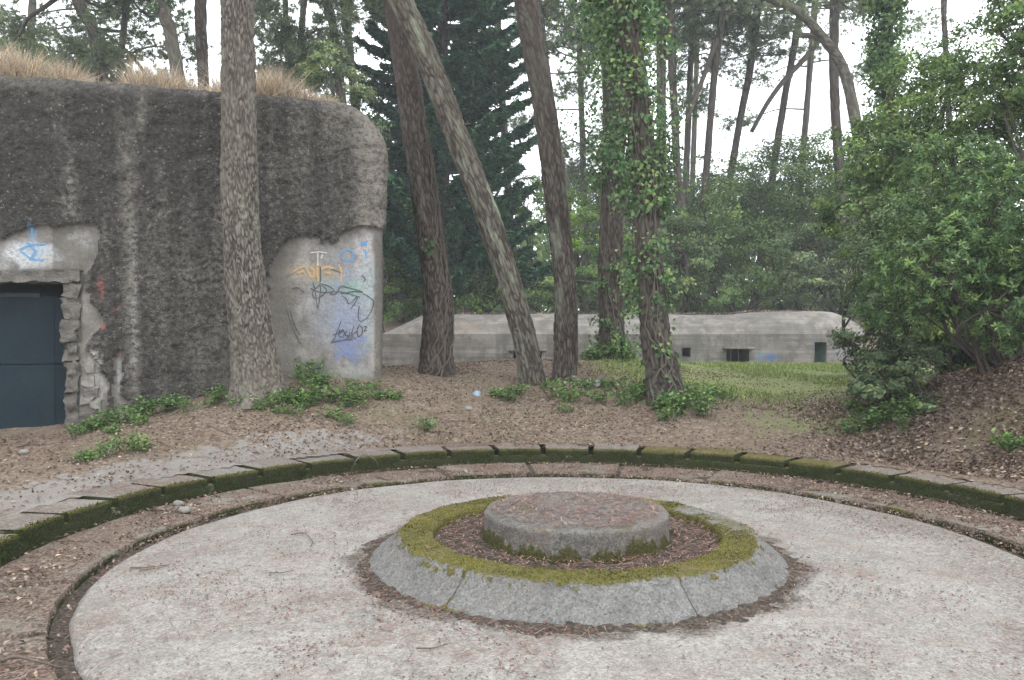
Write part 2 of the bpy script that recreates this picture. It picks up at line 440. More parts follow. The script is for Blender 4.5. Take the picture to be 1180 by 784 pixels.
MAT['wood_cut'] = m_simple('pale_cut_wood', (0.70, 0.66, 0.60), (0.60, 0.55, 0.48), 30, rough=0.8)
MAT['twig'] = m_simple('dead_twig_bark', (0.095, 0.075, 0.062), (0.16, 0.13, 0.105), 40)
MAT['rag'] = m_simple('faded_blue_plastic', (0.32, 0.40, 0.52), (0.22, 0.29, 0.40), 15, rough=0.5)
MAT['stone'] = m_simple('grey_pebble', (0.26, 0.25, 0.22), (0.17, 0.16, 0.14), 25)
MAT['stem'] = m_simple('dark_shrub_stem', (0.060, 0.050, 0.042), (0.105, 0.088, 0.072), 14, stretch=(1, 1, 0.3))
MAT['limb'] = m_simple('pine_limb_bark', (0.15, 0.125, 0.105), (0.095, 0.078, 0.066), 14, stretch=(1, 1, 0.3))
def paint_mat(name, c):
    m = M(name); n = m.noise(35, 4, m.pos(), 0.7)
    return m.principled(m.mix(m.ramp(n, [(0.35, 0.5), (0.6, 0.0)]), c, tuple(0.5 * x + 0.5 * y for x, y in zip(c, (0.33, 0.31, 0.29)))), 0.7, spec=0.2)
MAT['ink'] = paint_mat('black_spray_paint', (0.06, 0.06, 0.066))
MAT['orange'] = paint_mat('faded_orange_paint', (0.50, 0.33, 0.15))
MAT['blue'] = paint_mat('blue_spray_paint', (0.12, 0.30, 0.52))
MAT['white'] = paint_mat('white_spray_paint', (0.60, 0.58, 0.56))
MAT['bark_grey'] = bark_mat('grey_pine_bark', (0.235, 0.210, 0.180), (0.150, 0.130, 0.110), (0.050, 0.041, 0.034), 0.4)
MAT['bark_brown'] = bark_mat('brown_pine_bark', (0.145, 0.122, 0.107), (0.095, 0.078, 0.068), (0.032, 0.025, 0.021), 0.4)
MAT['bark_lichen'] = bark_mat('lichen_pine_bark', (0.185, 0.165, 0.138), (0.130, 0.114, 0.094), (0.045, 0.036, 0.030), 1.0, (0.31, 0.345, 0.25))
MAT['oak_leaf'] = leaf_mat('holm_oak_leaf', (0.056, 0.107, 0.036), (0.109, 0.182, 0.062), (0.210, 0.293, 0.114))
MAT['grey_leaf'] = leaf_mat('grey_green_leaf', (0.075, 0.120, 0.057), (0.144, 0.204, 0.101), (0.263, 0.330, 0.182))
MAT['bright_leaf'] = leaf_mat('bright_green_leaf', (0.089, 0.171, 0.038), (0.170, 0.296, 0.061), (0.308, 0.451, 0.115), trans=0.35)
MAT['gloss_leaf'] = leaf_mat('glossy_shrub_leaf', (0.050, 0.099, 0.043), (0.104, 0.182, 0.074), (0.210, 0.305, 0.126), rough=0.45)
MAT['ivy_leaf'] = leaf_mat('ivy_leaf', (0.042, 0.104, 0.043), (0.109, 0.195, 0.082), (0.224, 0.305, 0.126), rough=0.5)
MAT['weed_leaf'] = leaf_mat('weed_leaf', (0.069, 0.131, 0.044), (0.119, 0.206, 0.069), (0.213, 0.312, 0.125))
MAT['needle'] = leaf_mat('pine_needle_green', (0.115, 0.163, 0.094), (0.189, 0.247, 0.144), (0.297, 0.351, 0.206), rough=0.6, trans=0.4)
MAT['conifer'] = leaf_mat('dark_conifer_foliage', (0.028, 0.086, 0.053), (0.053, 0.135, 0.079), (0.109, 0.202, 0.114), rough=0.8, trans=0.2, spec=0.03)
MAT['dry_grass'] = leaf_mat('dry_grass_blade', (0.34, 0.265, 0.20), (0.47, 0.39, 0.30), (0.62, 0.55, 0.45), rough=0.8)
MAT['grass'] = leaf_mat('short_grass_blade', (0.112, 0.158, 0.045), (0.188, 0.247, 0.083), (0.315, 0.360, 0.150), rough=0.7, trans=0.3)
MAT['dead_leaf'] = leaf_mat('dead_leaf', (0.075, 0.048, 0.036), (0.167, 0.116, 0.090), (0.370, 0.307, 0.247), rough=0.85, trans=0.1, spec=0.2)
MAT['red_bits'] = leaf_mat('fallen_needle_and_bark_bits', (0.12, 0.062, 0.050), (0.20, 0.115, 0.092), (0.32, 0.22, 0.18), rough=0.9, trans=0.05, spec=0.1)
MAT['moss_fuzz'] = leaf_mat('moss_fuzz', (0.050, 0.050, 0.014), (0.120, 0.115, 0.028), (0.21, 0.195, 0.055), rough=0.95, trans=0.1, spec=0.05)
MAT['kerb_moss'] = leaf_mat('dark_kerb_moss', (0.010, 0.015, 0.005), (0.030, 0.042, 0.011), (0.085, 0.098, 0.026), rough=0.95, trans=0.05, spec=0.03)

# ------------------------------------------------------------------ layout of the pit
CX, CY = 0.453, 5.84
R_PAD, R_LEDGE, R_COPE, R_OUT = 3.17, 3.265, 3.88, 4.43
Z_LEDGE, Z_COPE = 0.02, 0.185

# ------------------------------------------------------------------ ground heights: smooth surface through known points
ctrl = []
def cp(px, py, Y): ctrl.append(tuple(P(px, py, Y)))
for a in range(0, 360, 24):
    ctrl.append((CX + 4.5 * math.cos(R(a)), CY + 4.5 * math.sin(R(a)), 0.185))
for a in (0, 500, 11.0), (75, 497, 11.1), (140, 483, 11.2), (200, 466, 11.35), (297, 461, 10.9), (380, 447, 11.75), (443, 440, 12.4), (503, 431, 14), \
        (614, 442, 13.5), (650, 436, 13.5), (703, 413, 17), (768, 465, 12), (560, 472, 11.6), (850, 447, 14.5), (850, 472, 12), (950, 470, 12), \
        (900, 421, 25), (985, 420, 26), (800, 421, 25), (700, 424, 24), (600, 430, 22), (480, 432, 24), \
        (1100, 472, 9.6), (1180, 442, 9.0), (1000, 487, 10.6), (1040, 508, 9.9), (1120, 532, 8.9):
    cp(*a)
ctrl += [(-9, 9, .2), (-9, 4, .2), (-12, 12, .3), (9, 8, 1.35), (8, 4.5, .8), (6, 4.6, .38), (12, 13, 1.3), (8, 14, .8), (0, -6, .2), (-9, -4, .2), (9, -4, .4), (-9, 26, .4), (16, 26, .6), (0, 28, .35), (8, 28, .42)]
ctrl += [(x, y, .5) for x in (-30, 0, 30) for y in (-25, 55)] + [(-35, 15, .4), (35, 15, .9)]
ctrl = np.array(ctrl)
def _tps():
    X = ctrl[:, :2]; n = len(X)
    d = np.linalg.norm(X[:, None] - X[None], axis=2); K = np.where(d > 0, d * d * np.log(d + 1e-12), 0) + np.eye(n) * 0.02
    Pm = np.hstack([np.ones((n, 1)), X]); A = np.block([[K, Pm], [Pm.T, np.zeros((3, 3))]])
    w = np.linalg.solve(A, np.concatenate([ctrl[:, 2], np.zeros(3)]))
    return w
_W = _tps()
def ground_smooth(x, y):
    x = np.asarray(x, float).ravel(); y = np.asarray(y, float).ravel()
    out = np.zeros(len(x))
    for s in range(0, len(x), 20000):
        q = np.stack([x[s:s + 20000], y[s:s + 20000]], 1)
        d = np.linalg.norm(q[:, None] - ctrl[None, :, :2], axis=2)
        K = np.where(d > 1e-9, d * d * np.log(d + 1e-12), 0)
        out[s:s + 20000] = K @ _W[:-3] + _W[-3] + q @ _W[-2:]
    rr = np.hypot(x, y - 12)
    out = out * (1 - sstep(28, 45, rr)) + 0.5 * sstep(28, 45, rr)
    out = out + 1.65 * sstep(30.3, 33.0, y) * sstep(-9, -4.5, x)          # earth heaped behind the low bunker
    rp = np.hypot(x - CX, y - CY)
    k = sstep(4.35, 5.2, rp)
    return out * k + 0.188 * (1 - k)
def ground_h(x, y):
    z = ground_smooth(x, y); x = np.ravel(x); y = np.ravel(y)
    rp = np.hypot(x - CX, y - CY); k = sstep(4.4, 5.4, rp)
    return z + k * ((fbm(xy0(x, y), 1.1, 3, 3) - 0.5) * 0.10 + (fbm(xy0(x, y), 7, 2, 9) - 0.5) * 0.045)
def gz(x, y): return float(ground_h(np.array([x]), np.array([y]))[0])
def surf_h(x, y):
    """top of whatever lies there: pad, ledge, coping or forest floor"""
    rp = np.hypot(x - CX, y - CY); z = np.full(len(x), 0.0)
    o = rp > R_OUT - 0.02
    z[o] = ground_h(x[o], y[o])
    z[(rp > R_COPE) & ~o] = Z_COPE + 0.006
    z[(rp > R_LEDGE + .03) & (rp <= R_COPE)] = Z_LEDGE + 0.006
    z[(rp > R_PAD) & (rp <= R_LEDGE + .03)] = -0.02
    return z
def spread(a, b, step, far, grow=1.22):
    L = list(np.arange(a, b + 1e-6, step)); s = step; lo = a; hi = b
    lows = []; 
    while lo > -far: s *= grow; lo -= s; lows.append(lo)
    s = step
    while hi < far: s *= grow; hi += s; L.append(hi)
    return np.array(lows[::-1] + L)
gx = spread(-8.2, 8.2, 0.075, 260); gy = spread(3.0, 17.5, 0.075, 260)
GX, GY = np.meshgrid(gx, gy)
V = np.stack([GX.ravel(), GY.ravel(), ground_h(GX, GY)], 1)
Q = grid_faces(len(gy), len(gx))
rc = np.hypot(V[:, 0] - CX, V[:, 1] - CY)
keep = rc[Q].max(1) > 4.30
inb = (V[:, 0] < -2.6) & (V[:, 1] > 13.5) & (V[:, 1] < 20)
gpx, gpy = project(np.where(V[:, 1:2] > 0.5, V, [[0, 1, 0]]))
# grass grows on the open meadow before the low bunker; bare concrete apron shows left of the pit
grass = sstep(11.6, 14.5, V[:, 1]) * sstep(0.6, 2.6, V[:, 0]) * sstep(10.5, 8.5, V[:, 0]) * sstep(31, 27, V[:, 1]) * 0.95
grass = np.maximum(grass, 0.6 * np.exp(-((V[:, 0] - 4.0) / 1.6) ** 2 - ((V[:, 1] - 11.2) / 1.2) ** 2))
grass = np.maximum(grass, 0.55 * np.exp(-((V[:, 0] - 2.2) / 1.5) ** 2 - ((V[:, 1] - 16.0) / 2) ** 2))
grass = np.maximum(grass, 0.35 * np.exp(-((V[:, 0] - 0.8) / 1.7) ** 2 - ((V[:, 1] - 12.7) / 0.9) ** 2))
conc = np.where(V[:, 0] < -0.5, sstep(6.0, 4.7, rc) * sstep(0.6, -2.5, V[:, 0]) * 0.69, 0) * sstep(2.0, 4.0, V[:, 1])
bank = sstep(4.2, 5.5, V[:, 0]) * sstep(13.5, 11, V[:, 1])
ground = obj('ground', V, Q[keep], MAT['ground'], attrs={'grass': grass, 'conc': conc, 'bank': bank})
tag(ground, 'brown leaf-littered forest floor around the round concrete pit', kind='structure')

# ------------------------------------------------------------------ the round gun pit
def polar(rs, th):
    Rr, Th = np.meshgrid(rs, th, indexing='ij')
    return Rr.ravel(), Th.ravel()
# earth below the ledge and coping
rs = np.array([3.0, 3.2, 3.285, 3.30, 3.4, 3.6, 3.905, 3.92, 4.1, 4.3, 4.365, 4.375, 4.6]); th = np.linspace(0, 2 * np.pi, 260, endpoint=False)
r_, t_ = polar(rs, th)
x, y = CX + r_ * np.cos(t_), CY + r_ * np.sin(t_)
z = -0.045 + (fbm(xy0(x, y), 6, 3, 21) - .5) * 0.05 + np.where((r_ > 3.29) & (r_ < 3.91), 0.045, 0) + np.where(r_ > 3.91, 0.11, 0) + np.where(r_ > 4.37, 0.09, 0)
bed = obj('pit_soil', np.stack([x, y, z], 1), grid_faces(len(rs), len(th), wrap=True), MAT['soil'])
tag(bed, 'dark damp soil in the groove around the pale pad', kind='structure')
# pad: a thick disc with a worn rim
rs = np.concatenate([np.linspace(0.4, 3.0, 66), np.linspace(3.03, R_PAD - 0.03, 8)]); th = np.linspace(0, 2 * np.pi, 300, endpoint=False)
r_, t_ = polar(rs, th)
wob = (fbm(np.stack([np.cos(t_) * 3, np.sin(t_) * 3, r_ * 0], 1), 2.0, 4, 5) - .5) * 0.05
k = sstep(2.8, R_PAD, r_)
rr = r_ + wob * k
x, y = CX + rr * np.cos(t_), CY + rr * np.sin(t_)
z = (fbm(xy0(x, y), 1.3, 3, 31) - .5) * 0.02 - sstep(R_PAD - .12, R_PAD - .01, r_) * 0.012
top = np.stack([x, y, z], 1)
n0 = len(th)
outer = top[-n0:].copy()
sk1 = outer + np.stack([np.cos(th) * .03, np.sin(th) * .03, np.full(n0, -.022)], 1)
sk2 = sk1 + np.array([0, 0, -.10])
V = np.vstack([top, sk1, sk2])
vr = np.hypot(V[:, 0] - CX, V[:, 1] - CY)
dirt_ = sstep(1.70, 1.47, vr + (fbm(V, 4, 4, 36) - .5) * .3) * 0.95 + sstep(2.96, 3.12, vr) * .45 * sstep(.35, .6, fbm(V, 2, 3, 37))
dirt_ = np.maximum(dirt_, .52 * sstep(1.9, 2.95, vr + (fbm(V, 1.3, 3, 39) - .5)) * sstep(0.3, 2.2, V[:, 0] - CX))
pad = obj('concrete_pad', V, grid_faces(len(rs) + 2, n0, wrap=True), MAT['pad'], attrs={'stain': dirt_})
tag(pad, 'pale round speckled concrete pad in the floor of the pit', 'concrete pad')

# ledge slabs
def arc_block(r0, r1, half, z0, z1, seed, nr=10, nt=18, nz=6, rough=0.012, bev=0.018, inner=0.0):
    """a curved block as a closed grid-skinned box around angle 0 (pit centre at the origin)"""
    S = Soup()
    def face(U, W, fn):
        A, B = np.meshgrid(U, W, indexing='ij'); return fn(A.ravel(), B.ravel()), grid_faces(len(U), len(W))
    R_ = np.linspace(r0, r1, nr); T_ = np.linspace(-half, half, nt); Z_ = np.linspace(z0, z1, nz)
    parts = [face(R_, T_, lambda a, b: (a, b, a * 0 + z1)), face(T_, Z_, lambda a, b: (a * 0 + r0, a, b)), face(Z_, T_, lambda a, b: (a * 0 + r1, b, a)),
             face(Z_, R_, lambda a, b: (b, a * 0 + half, a)), face(R_, Z_, lambda a, b: (a, a * 0 - half, b))]
    for (r, t, z), Qd in parts:
        t = t * (1 + inner / half * np.clip(1 - (r - r0) / .05, 0, 1))
        # rounded edges: pull points near two box faces inwards
        arc = r1 * half
        dr = np.minimum(r - r0, r1 - r); dt = np.maximum(half + inner * np.clip(1 - (r - r0) / .05, 0, 1) - np.abs(t), 0) * r; dz = (z1 - z)
        e = np.minimum(np.maximum(np.minimum(dr, dt), dz), np.maximum(np.minimum(dz, np.maximum(dr, dt)), np.minimum(dr, dt) * 0 + 9))
        c = np.clip(1 - (np.sort(np.stack([dr, dt, dz], 1), 1)[:, 1]) / bev, 0, 1) ** 1.5 * bev * 0.7
        p = np.stack([r * np.cos(t), r * np.sin(t), z], 1)
        q = p + 37.1 * seed
        nrm = np.stack([(r0 + r1) / 2 * np.ones_like(r), 0 * r, 0 * r + (z0 + z1) / 2], 1)
        inward = unit(np.array([(r0 + r1) / 2, 0, (z0 + z1) / 2]) - p)
        d = c + (fbm(q, 9, 3, seed) - .5) * rough * 2 + (fbm(q, 45, 2, seed + 3) - .5) * rough * 0.8
        big = (fbm(q, 2.2, 2, seed + 5) - .5) * rough * 1.6
        if r0 == R_COPE: d = d - np.where(r < r0 + .02, (fbm(q, 13, 3, seed + 8) - .45) * .045 * np.clip((half - np.abs(t)) / half * 6, .15, 1), 0)
        p = p + inward * d[:, None] + np.array([0, 0, 1]) * big[:, None]
        side = np.clip((z1 - z) / 0.02, 0, 1) * (r < r0 + 0.02)
        wall = np.full(len(r), 1.0 if np.ptp(t) < 1e-6 else 0.0)
        S.add(p, Q=Qd, r=r, t=t, z=z, side=np.maximum(side, wall), wall=wall)  # end faces take the dark moss tone, which also paints shade into the slots
    V, Fs, A = S.arrays()
    return V, Fs, A
ledge = empty('ledge_ring', (CX, CY, 0), 'low ring of weathered ledge slabs just outside the pale pad', 'ledge')
NL = 22; st = 2 * math.pi / NL
LED = []
for v in range(4):
    Vb, Fb, A = arc_block(R_LEDGE, R_COPE - .02, st / 2 - 0.005, -0.07, Z_LEDGE, 11 + v, nr=16, nt=30, nz=4, rough=0.014)
    mo = np.clip(1 - (A['r'] - R_LEDGE) / 0.10, 0, 1) * 0.30 + (fbm(Vb + v * 9, 3, 3, 2) - .5) * 0.9
    mo = np.where(A['wall'] > .5, .2, np.where(A['side'] > .2, .60 + (fbm(Vb, 6, 3, 4) - .5) * .6, mo))
    LED.append(make_mesh('ledge_slab', Vb, Fb, MAT['ledge'], attrs={'moss': mo, 'side': A['side']}))
off_l = R(4)
for k in range(NL):
    o = link('ledge_slab', LED[(k * 7 + k // 3) % 4], ledge); o.rotation_euler = (random.uniform(-.003, .003), random.uniform(-.003, .003), k * st + off_l)
    o.location.z = random.uniform(-.008, .008)
# coping blocks
cope = empty('coping_ring', (CX, CY, 0), 'raised ring of mossy concrete coping blocks around the pit', 'kerb')
NC = 44; st = 2 * math.pi / NC
COPE = []
for v in range(5):
    Vb, Fb, A = arc_block(R_COPE, R_OUT, st / 2 - 0.0068, -0.06, Z_COPE, 31 + v, nr=26, nt=30, nz=10, rough=0.013, bev=0.010, inner=0.0)
    mo = np.where(A['side'] > 0.3, 0.95 - 0.25 * (A['z'] < 0.0) - .1 * A['wall'], np.clip(1 - (A['r'] - R_COPE) / 0.10, 0, 1) * 0.8) + (fbm(Vb + v * 5, 4, 3, 8) - .5) * 0.5
    COPE.append(make_mesh('coping_block', Vb, Fb, MAT['coping'], attrs={'moss': mo, 'side': A['side']}))
mossy = []
for v in range(2):
    Vb, Fb, A = arc_block(R_COPE, R_OUT, st / 2 - 0.0068, -0.06, Z_COPE, 51 + v, nr=26, nt=30, nz=10, rough=0.013, bev=0.010, inner=0.0)
    mo = np.where(A['side'] > 0.3, 0.95, 0.62) + (fbm(Vb + v * 5, 4, 3, 8) - .5) * 0.5
    mossy.append(make_mesh('coping_block', Vb, Fb, MAT['coping'], attrs={'moss': mo, 'side': A['side']}))
rs_ = np.array([(3.872, -.06), (3.872, .02), (3.872, .06), (3.876, .09), (3.884, .108), (3.91, .114), (3.95, .114)]); th = np.linspace(0, 2 * np.pi, 520, endpoint=False)
A_, T_ = np.meshgrid(np.arange(len(rs_)), th, indexing='ij'); A_ = A_.ravel(); T_ = T_.ravel(); r0_, z0_ = rs_[A_, 0], rs_[A_, 1]
q_ = np.stack([r0_ * np.cos(T_), r0_ * np.sin(T_), z0_], 1); nz_ = (fbm(q_, 11, 4, 611) - .5) * .03
q_ = q_ + np.stack([np.cos(T_) * nz_, np.sin(T_) * nz_, nz_ * .6 * (z0_ > .1)], 1)
obj('base_course', q_, grid_faces(len(rs_), len(th), wrap=True)[:, ::-1], MAT['coping'], cope, attrs={'moss': .75 + (fbm(q_, 5, 3, 613) - .5) * .8, 'side': np.where(z0_ > .112, 0, 1.0)})
FUZZ = []
for me_ in COPE + mossy:
    co_ = np.zeros(len(me_.vertices) * 3, np.float32); me_.vertices.foreach_get('co', co_); co_ = co_.reshape(-1, 3)
    rr0 = np.hypot(co_[:, 0], co_[:, 1]); sel = np.where((rr0 < R_COPE + .045) & (co_[:, 2] > -.03))[0]
    g_ = co_[rng.choice(sel, 900)] + rng.normal(size=(900, 3)) * .007
    dv_ = unit(np.array([-.8, 0, .15]) + rng.normal(size=(900, 3)) * .5)
    a_, b_ = leaves(g_, rng.normal(size=(900, 3)) * [.3, 1, 1], dv_, rng.uniform(.008, .020, 900), .007)
    FUZZ.append(make_mesh('moss', a_, b_, MAT['kerb_moss'], smooth=False, attrs={'tint': np.full(len(a_), .5)}))
off_c = R(90 + 1.2)
for k in range(NC):
    a = (off_c + (k + .5) * st)
    dx = math.cos(a)
    green = 0.24 < math.cos(a) < 0.74 and math.sin(a) > 0
    o = link('coping_block', (mossy if green else COPE)[(k * 3 + k // 4) % (2 if green else 5)], cope)
    mz = link('moss', FUZZ[(COPE + mossy).index(o.data)], o); mz['kind'] = 'stuff'
    o.rotation_euler = (0, 0, a); o.location = (math.cos(a) * random.uniform(-.012, .012), math.sin(a) * random.uniform(-.012, .012), random.uniform(-.010, .008))

# collar: six mossy segments round the centre
collar = empty('mounting_collar', (CX, CY, 0), 'wide sloping concrete collar with yellow-green moss on its rim', 'gun mount')
prof = np.array([(1.445, -0.04), (1.445, 0.0), (1.43, 0.02), (1.34, 0.085), (1.27, 0.145), (1.245, 0.172), (1.225, 0.182), (1.12, 0.186), (1.03, 0.184), (1.012, 0.172), (1.005, 0.14), (1.0, 0.05)])
def resample(pr, n):
    L = np.concatenate([[0], np.cumsum(np.linalg.norm(np.diff(pr, axis=0), axis=1))]); t = np.linspace(0, L[-1], n)
    return np.stack([np.interp(t, L, pr[:, 0]), np.interp(t, L, pr[:, 1])], 1)
pf = resample(prof, 70)
cuts = [R(-90 - 36 + 60 * i) for i in range(7)]
for i in range(6):
    t = np.linspace(cuts[i] + 0.0012, cuts[i + 1] - 0.0012, 120)
    A_, T_ = np.meshgrid(np.arange(len(pf)), t, indexing='ij'); A_ = A_.ravel(); T_ = T_.ravel()
    r0, z0 = pf[A_, 0], pf[A_, 1]
    dt = np.minimum(T_ - t[0], t[-1] - T_)
    p = np.stack([r0 * np.cos(T_), r0 * np.sin(T_), z0], 1)
    mo = sstep(1.285, 1.20, r0) * 0.82 + (fbm(p, 5, 4, 61) - .5) * 0.85
    ang = np.degrees(T_) % 360
    fade = np.exp(-((((ang - 15 + 180) % 360) - 180) / 28) ** 2)       # thinner moss on the side facing the shrubs
    mo = mo - 0.35 * fade * (r0 > 1.02)
    mo = mo + 0.5 * sstep(0.035, 0.0, z0) + 0.35 * np.exp(-(dt / 0.012) ** 2)
    mo = np.maximum(mo, 0.8 * sstep(.60, .70, fbm(p, 26, 3, 5)) * sstep(1.33, 1.27, r0) * (r0 > 1.22))
    msk = sstep(.45, .6, mo)
    nx = np.gradient(pf[:, 1]); nz = -np.gradient(pf[:, 0]); nl = np.hypot(nx, nz); nr_, nz_ = (nx / nl)[A_], (nz / nl)[A_]
    d = (fbm(p, 8, 3, 71) - .5) * 0.024 + (fbm(p, 40, 2, 73) - .5) * 0.010 + msk * (0.002 + 0.012 * fbm(p, 30, 3, 77)) - 0.012 * np.exp(-(dt / 0.006) ** 2)
    p = p + np.stack([nr_ * np.cos(T_), nr_ * np.sin(T_), nz_], 1) * d[:, None]
    obj('collar_segment', p, grid_faces(len(pf), len(t))[:, ::-1], MAT['ring'], collar, attrs={'moss': mo, 'side': np.zeros(len(p))})
    if i == 0: fuzz_p = []
    sel = np.where((mo > .55) & (r0 < 1.30) & (z0 > 0.12))[0]
    fuzz_p.append(p[rng.choice(sel, min(len(sel), 2600))])
fp = np.concatenate(fuzz_p); fp = fp[rng.random(len(fp)) < sstep(.34, .52, fbm(fp, 7, 4, 99)) + .12]; n = len(fp)
fp = fp + rng.normal(size=(n, 3)) * np.array([.006, .006, .002])
dirs = unit(rng.normal(size=(n, 3)) * 0.55 + np.array([0, 0, 1.0]))
Vl, Tl = leaves(fp + dirs * 0.004, unit(rng.normal(size=(n, 3)) * np.array([1, 1, .2])), dirs, rng.uniform(.006, .013, n), 0.006)
o = obj('moss', Vl, Tl, MAT['moss_fuzz'], collar, attrs={'tint': np.repeat(np.clip(sstep(.30, .68, fbm(fp, 4.5, 4, 97)) * .9, 0, 1), 4)}); o['kind'] = 'stuff'
# soil inside the collar
rs = np.linspace(0.35, 1.06, 24); th = np.linspace(0, 2 * np.pi, 160, endpoint=False); r_, t_ = polar(rs, th)
p = np.stack([r_ * np.cos(t_), r_ * np.sin(t_), 0 * r_], 1)
p[:, 2] = 0.118 + (fbm(p, 5, 4, 81) - .5) * 0.05
obj('soil_fill', p, grid_faces(len(rs), len(th), wrap=True), MAT['soil'], collar)
# soil that gathered against the foot of the collar: eight-sided shallow heap
rs = np.linspace(0, 1, 22); th = np.linspace(0, 2 * np.pi, 640, endpoint=False)
S_, T_ = np.meshgrid(rs, th, indexing='ij'); S_ = S_.ravel(); T_ = T_.ravel()
seg = np.pi / 4; oct_r = 1.64 * math.cos(seg / 2) / np.cos(((T_ + .25) % seg) - seg / 2)
oct_r = oct_r + (fbm(np.stack([np.cos(T_), np.sin(T_), 0 * T_], 1), 9, 5, 91) - .5) * 0.16
r_ = 1.40 + (oct_r - 1.40) * S_
p = np.stack([r_ * np.cos(T_), r_ * np.sin(T_), 0.024 - 0.034 * S_], 1); p[:, 2] += (fbm(p, 16, 4, 93) - .5) * 0.034
o = obj('soil_heap', p + np.array([CX, CY, 0]), grid_faces(len(rs), len(th), wrap=True), MAT['soil'])
tag(o, 'thin dark soil gathered round the foot of the sloping collar', kind='structure')
# centre disc
dp = resample(np.array([(0.645, 0.05), (0.648, 0.2), (0.648, 0.30), (0.642, 0.318), (0.625, 0.326), (0.45, 0.329), (0.2, 0.331), (0.004, 0.331)]), 64)
th = np.linspace(0, 2 * np.pi, 260, endpoint=False)
A_, T_ = np.meshgrid(np.arange(len(dp)), th, indexing='ij'); A_ = A_.ravel(); T_ = T_.ravel(); r0, z0 = dp[A_, 0], dp[A_, 1]
p = np.stack([r0 * np.cos(T_), r0 * np.sin(T_), z0], 1)
isside = (r0 > .64) * 1.0
mo = isside * (sstep(0.32, 0.13, z0) * 0.70 + (fbm(p * np.array([1, 1, .45]), 9, 4, 101) - .5) * 1.2) + (1 - isside) * (0.28 + (fbm(p, 3.0, 3, 103) - .5) * 1.0)
nx = np.gradient(dp[:, 1]); nz = -np.gradient(dp[:, 0]); nl = np.hypot(nx, nz); nr_, nz_ = (nx / nl)[A_], (nz / nl)[A_]
nr_ = np.where(r0 < .05, 0, nr_)
d = (fbm(p, 9, 3, 105) - .5) * 0.018 + (fbm(p, 50, 2, 107) - .5) * 0.008 + sstep(.45, .6, mo) * 0.008
p = p + np.stack([nr_ * np.cos(T_), nr_ * np.sin(T_), nz_], 1) * d[:, None]
o = obj('centre_disc', p + np.array([CX, CY, 0]), grid_faces(len(dp), len(th), wrap=True)[:, ::-1], MAT['disc'], None, (CX, CY, 0), attrs={'moss': mo, 'side': isside * 0.6})
tag(o, 'thick round concrete disc standing inside the mossy collar', 'plinth')

# ------------------------------------------------------------------ the big bunker
TH = R(16.3); d_ = np.array([math.cos(TH), math.sin(TH), 0]); e_ = np.array([-math.sin(TH), math.cos(TH), 0])
F0 = P(0, 379, 11.0); F0[2] = 0
UMAX, ZMAX, RR, RF = 5.17, 5.02, 0.85, 0.26
bunker = empty('bunker', F0, 'massive rough dark concrete bunker with rounded top corner and dry grass roof', 'bunker')
def wall_pt(px, py, w=0.0):
    """point of the bunker's front plane (sunk by w) seen at a pixel"""
    r = ray(px, py); o = np.array([0, 0, EYE]); n = e_
    t = ((F0 + e_ * w - o) @ n) / (r @ n)
    q = o + r * t
    return (q - F0) @ d_, q[2]
us = np.concatenate([np.arange(-8, -0.8, 0.2), np.arange(-0.8, UMAX + 1e-6, 0.0265)]); us[-1] = UMAX
zs = np.linspace(-0.4, ZMAX, 206)
U, Z = np.meshgrid(us, zs); U = U.ravel(); Z = Z.ravel()
k = np.stack([U - (UMAX - RR), Z - (ZMAX - RR)], 1)
cor = (k > 0).all(1); kk = k[cor]
mx = kk.max(1, keepdims=True); kk = kk * mx / np.linalg.norm(kk, axis=1, keepdims=True)
U[cor] = UMAX - RR + kk[:, 0]; Z[cor] = ZMAX - RR + kk[:, 1]
k = np.stack([U - (UMAX - RR), Z - (ZMAX - RR)], 1)
cor = (k > 1e-9).all(1)
dist = np.where(cor, np.linalg.norm(k, axis=1) - RR, k.max(1) - RR)
g2 = np.where(cor[:, None], unit(k), np.where((k[:, 0] > k[:, 1])[:, None], np.array([[1.0, 0]]), np.array([[0, 1.0]])))
sd = np.maximum(-dist, 0); f = np.clip(1 - sd / RF, 0, 1)
Wd = RF - np.sqrt(np.maximum(RF * RF - (RF * f) ** 2, 0))
def to_world(u, w, z): return F0 + u[:, None] * d_ + w[:, None] * e_ + z[:, None] * np.array([0, 0, 1.0])
base = to_world(U, Wd, Z)
nrm = (g2[:, :1] * d_ + g2[:, 1:] * np.array([0, 0, 1.0])) * f[:, None] - e_ * np.sqrt(1 - f ** 2)[:, None]
bx, by = project(base)
jx = bx + (fbm(base, 5, 4, 201) - .5) * 22; jy = by + (fbm(base, 5, 4, 207) - .5) * 22
poly_r = [(300, 452), (303, 380), (308, 330), (316, 305), (327, 283), (345, 272), (365, 272), (383, 277), (396, 269), (412, 264), (470, 260), (470, 452)]
poly_l = [(-60, 278), (0, 277), (15, 267), (45, 259), (75, 258), (97, 257), (112, 259), (115, 272), (112, 292), (106, 312), (98, 320), (98, 335), (103, 350), (113, 362), (114, 376), (103, 386),
          (98, 400), (111, 414), (122, 440), (123, 468), (118, 486), (60, 505), (-60, 505)]
poly_s = [(133, 470), (131, 440), (134, 405), (139, 403), (142, 430), (140, 455), (150, 466), (162, 470), (160, 480), (130, 480)]
ex = in_poly(jx, jy, poly_r) | in_poly(jx * .8 + bx * .2, jy * .5 + by * .5, poly_l) | in_poly(jx * .9 + bx * .1, by, poly_s)
rough = (fbm(base, 1.2, 3, 211) - .5) * 0.10 + (fbm(base * np.array([1, 1, 1.1]), 7, 4, 215) - .5) * 0.075 + (vnoise(base, 30, 219) - .5) * 0.030
smooth_ = -0.072 + (fbm(base, 1.5, 3, 221) - .5) * 0.016
